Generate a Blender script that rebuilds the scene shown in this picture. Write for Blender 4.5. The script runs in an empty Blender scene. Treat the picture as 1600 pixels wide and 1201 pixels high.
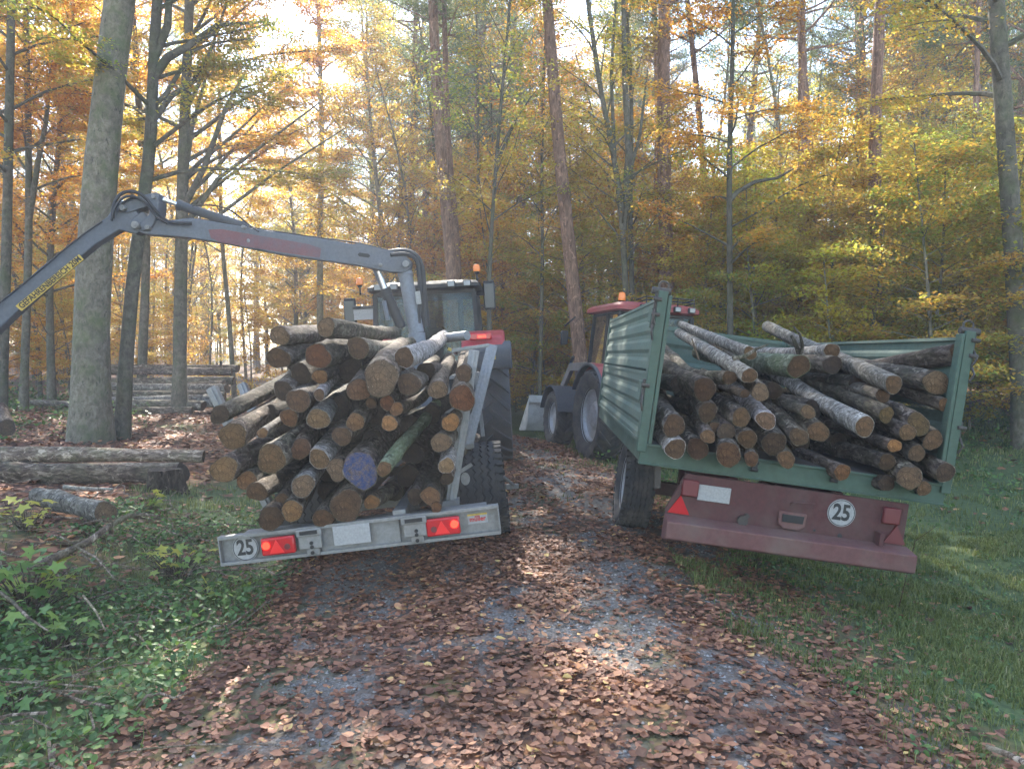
import bpy, math, random
import numpy as np
from mathutils import Vector, Matrix, Euler

R = math.radians
scene = bpy.context.scene
col = scene.collection

# ------------------------------------------------------------------ camera
CAM = Vector((0.0, 0.0, 1.75))
FPX = 1200.0
PITCH = math.atan((600.5 - 552.0) / FPX)
cam_d = bpy.data.cameras.new("camera")
cam_d.sensor_width = 36.0
cam_d.lens = 36.0 * FPX / 1600.0
cam_d.clip_end = 1500.0
cam = bpy.data.objects.new("camera", cam_d)
cam.location = CAM
cam.rotation_euler = (R(90) - PITCH, 0, 0)
col.objects.link(cam)
scene.camera = cam

# ------------------------------------------------------------------ light
SUN_ELEV, SUN_AZ = 38.0, -12.0          # degrees; azimuth measured from +Y towards +X
world = bpy.data.worlds.new("World")
scene.world = world
world.use_nodes = True
wn = world.node_tree.nodes; wl = world.node_tree.links
wn.clear()
sky = wn.new("ShaderNodeTexSky"); sky.sky_type = 'NISHITA'; sky.sun_disc = False
sky.sun_elevation = R(SUN_ELEV); sky.sun_rotation = R(SUN_AZ)
sky.air_density = 1.0; sky.dust_density = .3; sky.ozone_density = 1.6
bg = wn.new("ShaderNodeBackground"); bg.inputs[1].default_value = 0.15
wo = wn.new("ShaderNodeOutputWorld")
wl.new(sky.outputs[0], bg.inputs[0]); wl.new(bg.outputs[0], wo.inputs[0])
sun_d = bpy.data.lights.new("sun", 'SUN'); sun_d.energy = 5.0; sun_d.angle = R(0.6)
sun_d.color = (1.0, 0.93, 0.82)
sun = bpy.data.objects.new("sun", sun_d)
sv = Vector((math.sin(R(SUN_AZ)) * math.cos(R(SUN_ELEV)), math.cos(R(SUN_AZ)) * math.cos(R(SUN_ELEV)), math.sin(R(SUN_ELEV))))
sun.rotation_euler = sv.to_track_quat('Z', 'Y').to_euler()
sun.location = (0, 0, 30)
col.objects.link(sun)
scene.view_settings.view_transform = 'Standard'
scene.view_settings.look = 'None'
scene.view_settings.gamma = 1.0
scene.view_settings.exposure = 2.48
scene.cycles.use_denoising = True
scene.cycles.max_bounces = 6
scene.cycles.diffuse_bounces = 4
scene.cycles.transmission_bounces = 4
scene.cycles.transparent_max_bounces = 8
scene.cycles.sample_clamp_indirect = 6.0

# ------------------------------------------------------------------ pixel helpers
def at(px, py, Y):
    u = (px - 800.0) / FPX; v = (600.5 - py) / FPX
    d = Vector((u, math.cos(PITCH) + v * math.sin(PITCH), -math.sin(PITCH) + v * math.cos(PITCH)))
    return CAM + d * (Y / d.y)

def lerp(a, b, t): return a + (b - a) * t
def sstep(a, b, x):
    t = np.clip((x - a) / (b - a), 0, 1)
    return t * t * (3 - 2 * t)

def vnoise(x, y, seed=0):
    x = np.asarray(x, dtype=float); y = np.asarray(y, dtype=float)
    xi = np.floor(x).astype(np.int64); yi = np.floor(y).astype(np.int64)
    fx = x - xi; fy = y - yi
    fx = fx * fx * (3 - 2 * fx); fy = fy * fy * (3 - 2 * fy)
    def h(a, b):
        n = (a * 374761393 + b * 668265263 + seed * 974634777) & 0x7fffffff
        n = ((n ^ (n >> 13)) * 1274126177) & 0x7fffffff
        return ((n ^ (n >> 16)) & 0xffff) / 65535.0
    return (h(xi, yi) * (1 - fx) + h(xi + 1, yi) * fx) * (1 - fy) + (h(xi, yi + 1) * (1 - fx) + h(xi + 1, yi + 1) * fx) * fy
def fbm(x, y, seed=0, o=3):
    s = 0; a = 0.5; t = 0
    for k in range(o):
        s = s + a * vnoise(x * 2 ** k, y * 2 ** k, seed + k); t += a; a *= 0.5
    return s / t

def road_shift(y):
    y = np.asarray(y, dtype=float)
    a = np.clip(y - 8, 0, 12)
    return -0.02 * a * a - 0.48 * np.clip(y - 20, 0, 400)
PX = np.array([-200, -60, -25, -12, -7, -4.8, -3.3, -2.5, -1.9, -0.4, 0.3, 1.1, 3.4, 4.6, 6.5, 10, 16, 30, 80, 200], float)
PZ = np.array([3.0, 1.2, 0.3, 0.05, 0.02, -0.02, -0.30, -0.30, -0.22, -0.02, 0.0, -0.01, -0.36, -0.46, -0.36, -0.1, 0.25, 0.7, 2.0, 4.0], float)
def gh(x, y):
    x = np.asarray(x, dtype=float); y = np.asarray(y, dtype=float)
    s = road_shift(y)
    t = x - s * np.clip((30 - np.abs(x)) / 30, 0, 1)
    z = (np.interp(t, PX, PZ) + np.interp(t - .25, PX, PZ) + np.interp(t + .25, PX, PZ)) / 3
    off = sstep(2.2, 4.5, np.abs(t - 0.2))
    z = z + off * (fbm(x * .35 + 7, y * .35, 3) - 0.5) * 0.28 + (fbm(x * 1.7, y * 1.7, 9) - 0.5) * (0.03 + 0.05 * off)
    return z
def G(x, y): return float(gh(x, y))

# ------------------------------------------------------------------ mesh helpers
class MB:
    def __init__(s): s.v = []; s.f = []; s.m = Matrix.Identity(4)
    def add(s, vs, fs):
        n = len(s.v)
        s.v += [s.m @ Vector(p) for p in vs]
        s.f += [tuple(i + n for i in f) for f in fs]
    def box(s, c, d, rot=None):
        M = (Euler(rot).to_matrix() if rot else Matrix.Identity(3)); c = Vector(c)
        vs = [c + M @ Vector((sx * d[0] / 2, sy * d[1] / 2, sz * d[2] / 2)) for sx in (-1, 1) for sy in (-1, 1) for sz in (-1, 1)]
        s.add(vs, [(0, 1, 3, 2), (4, 6, 7, 5), (0, 4, 5, 1), (2, 3, 7, 6), (0, 2, 6, 4), (1, 5, 7, 3)])
    def beam(s, a, b, w, h, up=(0, 0, 1), w2=None, h2=None):
        a = Vector(a); b = Vector(b); d = (b - a).normalized(); up = Vector(up)
        x = d.cross(up).normalized(); z = x.cross(d).normalized()
        w2 = w if w2 is None else w2; h2 = h if h2 is None else h2
        vs = []
        for p, ww, hh in ((a, w, h), (b, w2, h2)):
            for sx, sz in ((-1, -1), (1, -1), (1, 1), (-1, 1)): vs.append(p + x * sx * ww / 2 + z * sz * hh / 2)
        s.add(vs, [(3, 2, 1, 0), (4, 5, 6, 7), (0, 1, 5, 4), (1, 2, 6, 5), (2, 3, 7, 6), (3, 0, 4, 7)])
    def tube(s, pts, rad, n=8, cap=True):
        pts = [Vector(p) for p in pts]
        if not hasattr(rad, '__len__'): rad = [rad] * len(pts)
        ref = None; vs = []; fs = []
        for i, p in enumerate(pts):
            d = (pts[min(i + 1, len(pts) - 1)] - pts[max(i - 1, 0)]).normalized()
            if ref is None:
                ref = d.cross(Vector((0, 0, 1)) if abs(d.z) < .9 else Vector((1, 0, 0))).normalized()
            x = (ref - d * ref.dot(d)).normalized(); ref = x; y = d.cross(x)
            for k in range(n):
                a = 2 * math.pi * k / n
                vs.append(p + (x * math.cos(a) + y * math.sin(a)) * rad[i])
            if i:
                for k in range(n):
                    k2 = (k + 1) % n
                    fs.append(((i - 1) * n + k, (i - 1) * n + k2, i * n + k2, i * n + k))
        if cap:
            fs.append(tuple(range(n - 1, -1, -1))); m = (len(pts) - 1) * n; fs.append(tuple(range(m, m + n)))
        s.add(vs, fs)
    def cyl(s, a, b, r, r2=None, n=20): s.tube([a, b], [r, r if r2 is None else r2], n)
    def prism(s, poly, a, b, ax='x'):
        # poly: list of 2D points; extruded along axis ax from a to b
        def P(u, v, w): return {'x': (w, u, v), 'y': (u, w, v), 'z': (u, v, w)}[ax]
        n = len(poly)
        vs = [P(u, v, a) for u, v in poly] + [P(u, v, b) for u, v in poly]
        fs = [tuple(range(n - 1, -1, -1)), tuple(range(n, 2 * n))] + [(i, (i + 1) % n, n + (i + 1) % n, n + i) for i in range(n)]
        s.add(vs, fs)
    def lathe(s, prof, c=(0, 0, 0), n=40, closed=True):
        # profile of (radius, x) swept about the local X axis through c
        c = Vector(c); m = len(prof); vs = []; fs = []
        for k in range(n):
            a = 2 * math.pi * k / n
            for r, x in prof: vs.append(c + Vector((x, r * math.cos(a), r * math.sin(a))))
        for k in range(n):
            k2 = (k + 1) % n
            for j in range(m if closed else m - 1):
                j2 = (j + 1) % m
                fs.append((k * m + j, k2 * m + j, k2 * m + j2, k * m + j2))
        s.add(vs, fs)

def finish(me, mat, smooth, angle=35):
    if mat: me.materials.append(mat)
    if smooth:
        me.polygons.foreach_set('use_smooth', [True] * len(me.polygons))
        me.set_sharp_from_angle(angle=R(angle))

def part(name, mb, mat, parent=None, smooth=True, bevel=0, world=False, angle=35, loc=None):
    me = bpy.data.meshes.new(name)
    vs = mb.v
    if world and parent is not None:
        inv = WM(parent).inverted(); vs = [inv @ p for p in vs]
    if loc is not None:
        loc = Vector(loc); vs = [p - loc for p in vs]
    me.from_pydata([tuple(p) for p in vs], [], mb.f); me.update()
    finish(me, mat, smooth, angle)
    o = bpy.data.objects.new(name, me); col.objects.link(o)
    if parent is not None: o.parent = parent
    if loc is not None: o.location = loc
    if bevel:
        b = o.modifiers.new('bevel', 'BEVEL'); b.width = bevel; b.segments = 2; b.limit_method = 'ANGLE'; b.angle_limit = R(40)
        b.harden_normals = False
    return o

def WM(o):
    m = Matrix.LocRotScale(o.location, o.rotation_euler, o.scale)
    return (WM(o.parent) @ m) if o.parent else m

def thing(name, label, cat, loc=(0, 0, 0), rot=(0, 0, 0), group=None):
    o = bpy.data.objects.new(name, None); col.objects.link(o)
    o.empty_display_size = 0.2
    o.location = loc; o.rotation_euler = rot
    o['label'] = label; o['category'] = cat
    if group: o['group'] = group
    return o
def tag(o, label=None, cat=None, group=None, kind=None):
    if label: o['label'] = label
    if cat: o['category'] = cat
    if group: o['group'] = group
    if kind: o['kind'] = kind
    return o

def np_mesh(name, verts, quads, mat, attrs=None, smooth=False):
    """verts (N,3), quads (M,4) -> mesh; attrs: {name: per-face float array}"""
    me = bpy.data.meshes.new(name)
    me.vertices.add(len(verts)); me.vertices.foreach_set('co', np.ascontiguousarray(verts, dtype=np.float32).ravel())
    k = quads.shape[1]
    me.loops.add(quads.size); me.loops.foreach_set('vertex_index', np.ascontiguousarray(quads, dtype=np.int32).ravel())
    me.polygons.add(len(quads)); me.polygons.foreach_set('loop_start', np.arange(0, quads.size, k, dtype=np.int32))
    for an, av in (attrs or {}).items():
        a = me.attributes.new(an, 'FLOAT', 'FACE'); a.data.foreach_set('value', np.ascontiguousarray(av, dtype=np.float32))
    me.update(calc_edges=True)
    if smooth: me.polygons.foreach_set('use_smooth', [True] * len(me.polygons))
    if mat: me.materials.append(mat)
    return me

def leaf_arrays(pos, nrm_tilt, size, aspect, rng, yaw=None, shape='diamond', curl=0.15):
    """many small leaves. returns verts, quads (one quad per leaf for 'diamond', two for 'leaf')"""
    n = len(pos)
    yaw = rng.uniform(0, 2 * math.pi, n) if yaw is None else yaw
    tx = rng.normal(0, 1, n) * nrm_tilt; ty = rng.normal(0, 1, n) * nrm_tilt
    u = np.stack([np.cos(yaw) * np.cos(tx), np.sin(yaw) * np.cos(tx), np.sin(tx)], 1)
    w = np.stack([-np.sin(yaw) * np.cos(ty), np.cos(yaw) * np.cos(ty), np.sin(ty)], 1)
    nn = np.cross(u, w)
    size = (np.ones(n) * size)[:, None]
    if shape == 'diamond':
        P = [(-.5, 0, 0), (0.05, -.5, curl), (.5, 0, 0), (0.05, .5, curl)]
        Q = np.array([[0, 1, 2, 3]])
    elif shape == 'beech':
        P = [(-.5, 0, 0), (-.1, 0, -.06), (.25, 0, -.03), (.5, 0, .12), (-.3, -.36, 1), (.0, -.5, 1.1), (.32, -.26, .9), (-.3, .36, 1), (.0, .5, 1.1), (.32, .26, .9)]
        Q = np.array([[0, 4, 5, 1], [1, 5, 6, 2], [0, 1, 8, 7], [1, 2, 9, 8]])
        Q = np.array([[0, 4, 5, 1], [1, 5, 6, 3], [0, 1, 8, 7], [1, 3, 9, 8]])
        cz = curl * np.ones((n, 1))
        vs = np.stack([pos + size * (p[0] * u + p[1] * aspect * w + (p[2] if k < 4 else p[2] * cz) * nn) for k, p in enumerate(P)], 1).reshape(-1, 3)
        q = (Q[None] + (np.arange(n) * len(P))[:, None, None]).reshape(-1, 4)
        return vs, q
    else:
        P = [(-.5, 0, 0), (-.25, -.42, curl), (.2, -.44, curl * 1.3), (.5, 0, curl * .6), (.2, .44, curl * 1.3), (-.25, .42, curl)]
        Q = np.array([[0, 1, 2, 3], [0, 3, 4, 5]])
    vs = np.stack([pos + size * (p[0] * u + p[1] * aspect * w + p[2] * nn) for p in P], 1).reshape(-1, 3)
    q = (Q[None] + (np.arange(n) * len(P))[:, None, None]).reshape(-1, 4)
    return vs, q

# ------------------------------------------------------------------ materials
def newmat(name):
    m = bpy.data.materials.new(name); m.use_nodes = True
    nt = m.node_tree; nt.nodes.clear()
    out = nt.nodes.new('ShaderNodeOutputMaterial')
    return m, nt, out
def N(nt, t, **kw):
    n = nt.nodes.new('ShaderNode' + t)
    for k, v in kw.items():
        if k.startswith('i_'):
            key = k[2:]; key = int(key) if key.isdigit() else key
            n.inputs[key].default_value = v
        else: setattr(n, k, v)
    return n
def mixc(nt, fac, a, b, bt='MIX'):
    m = nt.nodes.new('ShaderNodeMix'); m.data_type = 'RGBA'; m.blend_type = bt
    for idx, val in ((0, fac), (6, a), (7, b)):
        if isinstance(val, (int, float)): m.inputs[idx].default_value = val
        elif isinstance(val, tuple): m.inputs[idx].default_value = val if len(val) == 4 else (*val, 1)
        else: nt.links.new(val, m.inputs[idx])
    return m.outputs[2]
def ramp(nt, fac, stops):
    r = nt.nodes.new('ShaderNodeValToRGB'); e = r.color_ramp.elements
    while len(e) > 1: e.remove(e[-1])
    for i, (p, c) in enumerate(stops):
        el = e[0] if i == 0 else e.new(p)
        el.position = p; el.color = (c, c, c, 1) if isinstance(c, (int, float)) else (*c, 1)
    if fac is not None: nt.links.new(fac, r.inputs[0])
    return r.outputs[0]
def bump(nt, h, strength=.4, dist=.02):
    b = N(nt, 'Bump'); b.inputs['Strength'].default_value = strength; b.inputs['Distance'].default_value = dist
    nt.links.new(h, b.inputs['Height']); return b.outputs[0]
def coords(nt, kind='Object', scale=(1, 1, 1)):
    t = N(nt, 'TexCoord'); m = N(nt, 'Mapping'); m.inputs['Scale'].default_value = scale
    nt.links.new(t.outputs[kind], m.inputs[0]); return m.outputs[0]
def noise(nt, vec, scale, detail=4, rough=.6, dist=0):
    n = N(nt, 'TexNoise'); n.inputs['Scale'].default_value = scale; n.inputs['Detail'].default_value = detail
    n.inputs['Roughness'].default_value = rough; n.inputs['Distortion'].default_value = dist
    if vec is not None: nt.links.new(vec, n.inputs['Vector'])
    return n.outputs[0]
def princ(nt, out, color, rough=.7, metal=0, normal=None, spec=.5):
    p = N(nt, 'BsdfPrincipled')
    if isinstance(color, tuple): p.inputs['Base Color'].default_value = (*color[:3], 1)
    else: nt.links.new(color, p.inputs['Base Color'])
    if isinstance(rough, (int, float)): p.inputs['Roughness'].default_value = rough
    else: nt.links.new(rough, p.inputs['Roughness'])
    p.inputs['Metallic'].default_value = metal
    p.inputs['Specular IOR Level'].default_value = spec
    if normal is not None: nt.links.new(normal, p.inputs['Normal'])
    nt.links.new(p.outputs[0], out.inputs[0]); return p

def paint(name, c, dirt=(0.10, 0.08, 0.06), amt=.45, rough=.45, metal=0, scale=3.0, c2=None):
    m, nt, out = newmat(name)
    v = coords(nt)
    n1 = noise(nt, v, scale, 6, .65); n2 = noise(nt, v, scale * 9, 3)
    base = mixc(nt, ramp(nt, n2, [(.35, 0.), (.7, 1.)]), tuple(x * .85 for x in c), tuple(min(1, x * 1.12) for x in c))
    if c2: base = mixc(nt, ramp(nt, noise(nt, v, scale * 2.3, 5), [(.52, 0.), (.62, 1.)]), base, c2)
    d = mixc(nt, ramp(nt, n1, [(.42, 0.), (.75, amt)]), base, dirt)
    rr = ramp(nt, n1, [(.3, rough), (.75, min(1, rough + .35))])
    princ(nt, out, d, rr, metal, bump(nt, n2, .12, .004))
    return m

def leafmat(name, stops, use_tint=True, transl=.5, rough=.5):
    m, nt, out = newmat(name)
    a = N(nt, 'Attribute'); a.attribute_name = 'rnd'
    c = ramp(nt, a.outputs['Fac'], stops)
    if use_tint:
        oi = N(nt, 'ObjectInfo'); c = mixc(nt, 1.0, c, oi.outputs['Color'], 'MULTIPLY')
    d = N(nt, 'BsdfPrincipled'); d.inputs['Roughness'].default_value = rough; d.inputs['Specular IOR Level'].default_value = .25
    t = N(nt, 'BsdfTranslucent'); nt.links.new(c, d.inputs['Base Color'])
    nt.links.new(mixc(nt, 1.0, c, (1.0, .95, .7), 'MULTIPLY'), t.inputs[0])
    mx = N(nt, 'MixShader'); mx.inputs[0].default_value = transl
    nt.links.new(d.outputs[0], mx.inputs[1]); nt.links.new(t.outputs[0], mx.inputs[2]); nt.links.new(mx.outputs[0], out.inputs[0])
    return m

M = {}
M['leaf'] = leafmat('autumn_leaves', [(0, (.27, .16, .06)), (.25, (.50, .31, .08)), (.5, (.64, .47, .11)), (.75, (.55, .52, .12)), (1, (.32, .42, .12))], transl=.68)
M['needle'] = leafmat('pine_needles', [(0, (.07, .11, .06)), (.6, (.14, .20, .09)), (1, (.26, .28, .12))], transl=.5)
M['litter'] = leafmat('fallen_beech_leaves', [(0, (.08, .038, .026)), (.3, (.19, .085, .052)), (.6, (.30, .14, .082)), (.85, (.41, .20, .115)), (.97, (.54, .28, .13)), (1, (.58, .40, .14))], False, .12, .62)
M['herb'] = leafmat('green_herb_leaves', [(0, (.045, .09, .03)), (.5, (.10, .19, .06)), (.9, (.19, .29, .08)), (1, (.40, .40, .10))], False, .35)
M['maple'] = leafmat('maple_leaves', [(0, (.10, .20, .06)), (.6, (.20, .30, .07)), (1, (.50, .45, .08))], False, .4)
M['grass'] = leafmat('grass_blades', [(0, (.07, .09, .03)), (.5, (.16, .19, .06)), (.85, (.22, .27, .10)), (1, (.42, .38, .20))], False, .35)

def bark(name, c1, c2, c3, scale=(3, 3, .8), fs=6.0, moss=None, bstr=.6, bands=None, tint=False, flakes=0):
    m, nt, out = newmat(name)
    v = coords(nt, 'Object', scale)
    vo = coords(nt, 'Object')
    n1 = noise(nt, v, fs, 8, .7, .4); n2 = noise(nt, vo, 1.3, 4)
    c = ramp(nt, n1, [(.36, c1), (.5, c2), (.62, c3)])
    c = mixc(nt, ramp(nt, n2, [(.35, 0.), (.7, .55)]), c, tuple(x * .55 for x in c2))
    if flakes:
        nf = noise(nt, coords(nt, 'Object', (1, 1, .6)), 11, 6, .7, .8)
        c = mixc(nt, ramp(nt, nf, [(.56, 0.), (.62, flakes)]), c, tuple(min(1, x * 1.5 + .03) for x in c3))
        nd = noise(nt, coords(nt, 'Object', (1, 1, .35)), 16, 5, .75, .5)
        c = mixc(nt, ramp(nt, nd, [(.58, 0.), (.64, .85)]), c, tuple(x * .5 for x in c1))
    if bands:
        vb = coords(nt, 'Object', (3.5, 3.5, 9.0))
        nb = noise(nt, vb, 2.2, 6, .8, 1.6)
        c = mixc(nt, ramp(nt, nb, [(bands, 0.), (bands + .06, 1.)]), c, (.05, .04, .035))
    if moss:
        c = mixc(nt, ramp(nt, noise(nt, vo, 2.4, 6, .7), [(.46, 0.), (.66, moss[3])]), c, moss[:3])
    if tint:
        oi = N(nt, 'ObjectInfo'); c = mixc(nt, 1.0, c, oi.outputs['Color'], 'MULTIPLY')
    vw = noise(nt, v, fs * 2.5, 4, .7)
    hmix = mixc(nt, .4, n1, vw)
    princ(nt, out, c, .85, 0, bump(nt, hmix, bstr, .05), .2)
    return m
M['beech_bark'] = bark('beech_bark', (.10, .09, .065), (.17, .155, .12), (.25, .23, .18), (2, 2, 1.6), 4.5, (.10, .13, .05, .6), .4, tint=True, flakes=.12)
M['pine_bark'] = bark('pine_bark', (.09, .055, .04), (.21, .13, .09), (.33, .20, .14), (6, 6, 1.2), 3.2, None, 1.0, tint=True, flakes=.5)
M['log_brown'] = bark('log_bark_brown', (.03, .021, .016), (.095, .072, .056), (.21, .175, .14), (3, 3, 1.1), 7, (.10, .12, .05, .35), 1.0, tint=True, flakes=.7)
M['log_birch'] = bark('log_bark_birch', (.10, .088, .076), (.25, .23, .205), (.46, .435, .40), (3, 3, 3), 5, None, .8, bands=.54, tint=True, flakes=.5)
M['log_mossy'] = bark('log_bark_mossy', (.10, .11, .07), (.20, .22, .14), (.34, .36, .27), (3, 3, 1.5), 8, (.12, .19, .06, .8), .9, tint=True, flakes=.6)

def cutmat(name, inner, outer, paintc=None):
    m, nt, out = newmat(name)
    t = N(nt, 'TexCoord')
    sep = N(nt, 'SeparateXYZ'); nt.links.new(t.outputs['Object'], sep.inputs[0])
    comb = N(nt, 'CombineXYZ'); nt.links.new(sep.outputs[0], comb.inputs[0]); nt.links.new(sep.outputs[1], comb.inputs[1])
    w = N(nt, 'TexWave', wave_type='RINGS', rings_direction='SPHERICAL'); w.inputs['Scale'].default_value = 22; w.inputs['Distortion'].default_value = 2.5
    w.inputs['Detail'].default_value = 2; w.inputs['Detail Scale'].default_value = 1.5
    nt.links.new(comb.outputs[0], w.inputs[0])
    n1 = noise(nt, comb.outputs[0], 18, 6, .7); n2 = noise(nt, comb.outputs[0], 60, 3)
    ln = N(nt, 'VectorMath', operation='LENGTH'); nt.links.new(comb.outputs[0], ln.inputs[0])
    c = mixc(nt, ramp(nt, ln.outputs['Value'], [(.0, 0.), (.11, 1.)]), inner, outer)
    c = mixc(nt, ramp(nt, w.outputs[0], [(.2, 0.), (.9, .35)]), c, tuple(x * .5 for x in outer))
    c = mixc(nt, ramp(nt, n1, [(.45, 0.), (.68, .75)]), c, (.05, .035, .025))
    c = mixc(nt, ramp(nt, n2, [(.62, 0.), (.70, .5)]), c, (.55, .48, .38))
    vk = N(nt, 'TexVoronoi', feature='DISTANCE_TO_EDGE'); vk.inputs['Scale'].default_value = 17; nt.links.new(comb.outputs[0], vk.inputs['Vector'])
    c = mixc(nt, ramp(nt, vk.outputs['Distance'], [(0, .8), (.035, 0.)]), c, (.03, .02, .015))
    oi = N(nt, 'ObjectInfo'); c = mixc(nt, 1.0, c, oi.outputs['Color'], 'MULTIPLY')
    if paintc: c = mixc(nt, ramp(nt, noise(nt, comb.outputs[0], 20, 6, .75), [(.42, .95), (.60, .1)]), c, paintc)
    princ(nt, out, c, .85, 0, bump(nt, n1, .5, .01), .2)
    return m
M['cut'] = cutmat('cut_wood', (.20, .13, .078), (.14, .10, .068))
M['cut_blue'] = cutmat('cut_wood_blue_paint', (.28, .22, .18), (.2, .16, .14), (.015, .035, .11))

M['galv'] = paint('galvanised_steel', (.235, .235, .23), (.20, .18, .15), .5, .45, .35, 4)
M['crane'] = paint('crane_grey_paint', (.085, .095, .115), (.16, .15, .13), .3, .4, 0, 3)
M['crane_lt'] = paint('crane_column_paint', (.15, .165, .19), (.16, .15, .13), .3, .4, 0, 3)
M['chrome'] = paint('chromed_rod', (.75, .76, .78), (.4, .4, .4), .1, .15, .9, 5)
M['black'] = paint('black_plastic', (.010, .010, .011), (.04, .036, .03), .3, .5, 0, 5)
M['hose'] = paint('hydraulic_hose_rubber', (.018, .018, .02), (.06, .055, .05), .3, .5, 0, 8)
M['tyre'] = paint('tyre_rubber', (.030, .031, .034), (.12, .10, .08), .45, .8, 0, 5)
M['tyre_big'] = paint('tractor_tyre_rubber', (.055, .056, .06), (.14, .12, .10), .5, .75, 0, 5)
M['tyre_dusty'] = paint('tyre_rubber_dusty', (.05, .05, .052), (.17, .15, .125), .8, .85, 0, 4)
M['rim'] = paint('rim_silver', (.45, .46, .47), (.22, .2, .17), .5, .4, .2, 4)
M['red'] = paint('red_tractor_paint', (.34, .022, .026), (.22, .12, .09), .25, .35, 0, 3)
M['red_old'] = paint('faded_red_tractor_paint', (.30, .045, .045), (.2, .13, .1), .45, .45, 0, 3)
M['maroon'] = paint('weathered_red_chassis_paint', (.075, .024, .023), (.10, .075, .065), .75, .75, 0, 3)
M['maroon_lt'] = paint('weathered_red_bumper_paint', (.125, .052, .048), (.16, .12, .10), .7, .75, 0, 3)
M['green'] = paint('trailer_green_paint', (.042, .082, .058), (.10, .12, .09), .5, .5, 0, 2.2)
M['green_side'] = paint('trailer_green_side_paint', (.075, .12, .092), (.17, .17, .13), .5, .7, 0, 2.2)
M['dkgrey'] = paint('dark_grey_fender_plastic', (.05, .055, .065), (.13, .12, .1), .4, .55, 0, 4)
M['loader'] = paint('loader_grey_paint', (.16, .15, .145), (.12, .1, .08), .5, .5, 0, 4)
M['bucket'] = paint('pale_bucket_paint', (.50, .50, .46), (.2, .18, .15), .55, .6, 0, 4)
M['white'] = paint('white_plate', (.30, .30, .295), (.4, .4, .4), .2, .5, 0, 6)
M['grey_plate'] = paint('grey_plate', (.26, .26, .25), (.3, .3, .3), .2, .5, 0, 6)
M['yellow'] = paint('yellow_sticker', (.52, .36, .06), (.3, .22, .1), .3, .5, 0, 6)
M['ink'] = paint('black_lettering', (.02, .02, .02), (.03, .03, .03), .1, .5)
M['inkred'] = paint('red_lettering', (.45, .03, .03), (.3, .03, .03), .1, .5)
M['stripe'] = paint('red_worn_stripe', (.15, .055, .06), (.09, .095, .115), .8, .5, 0, 5)
M['seat'] = paint('seat_fabric', (.03, .03, .033), (.06, .05, .05), .3, .9)
M['steel_dk'] = paint('dark_worn_steel', (.06, .055, .05), (.12, .09, .07), .5, .6, .3, 6)
def simple(name, c, rough=.3, emis=None, es=0, trans=0, alpha=1):
    m, nt, out = newmat(name); p = princ(nt, out, c, rough)
    if emis: p.inputs['Emission Color'].default_value = (*emis, 1); p.inputs['Emission Strength'].default_value = es
    p.inputs['Transmission Weight'].default_value = trans
    return m
M['lamp_red'] = simple('red_lens', (.42, .015, .02), .2)
M['lamp_on'] = simple('lit_red_lamp', (.8, .03, .02), .3, (1, .03, .012), .9)
M['reflector_glow'] = simple('glowing_red_reflector', (.6, .02, .02), .3, (1, .02, .02), .03)  # faint emission puts a glow into the triangle reflectors, which are no lamps
M['dull_red'] = simple('dull_red_lens', (.12, .018, .02), .5)
M['amber'] = simple('amber_beacon', (.80, .22, .04), .25)
M['lens'] = simple('lamp_lens', (.2, .21, .22), .15)
def glassmat():
    m, nt, out = newmat('cab_glass')
    g = N(nt, 'BsdfGlossy'); g.inputs['Roughness'].default_value = .03; g.inputs[0].default_value = (.8, .85, .85, 1)
    t = N(nt, 'BsdfTransparent'); t.inputs[0].default_value = (.70, .75, .73, 1)
    f = N(nt, 'Fresnel'); f.inputs[0].default_value = 1.5
    mm = N(nt, 'Math', operation='MULTIPLY_ADD'); mm.inputs[1].default_value = .5; mm.inputs[2].default_value = .0
    nt.links.new(f.outputs[0], mm.inputs[0])
    x = N(nt, 'MixShader'); nt.links.new(mm.outputs[0], x.inputs[0]); nt.links.new(t.outputs[0], x.inputs[1]); nt.links.new(g.outputs[0], x.inputs[2])
    nt.links.new(x.outputs[0], out.inputs[0]); return m
M['glass'] = glassmat()
m, nt, out = newmat('mirror_glass'); princ(nt, out, (.035, .04, .04), .35, 0); M['mirror'] = m

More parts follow.
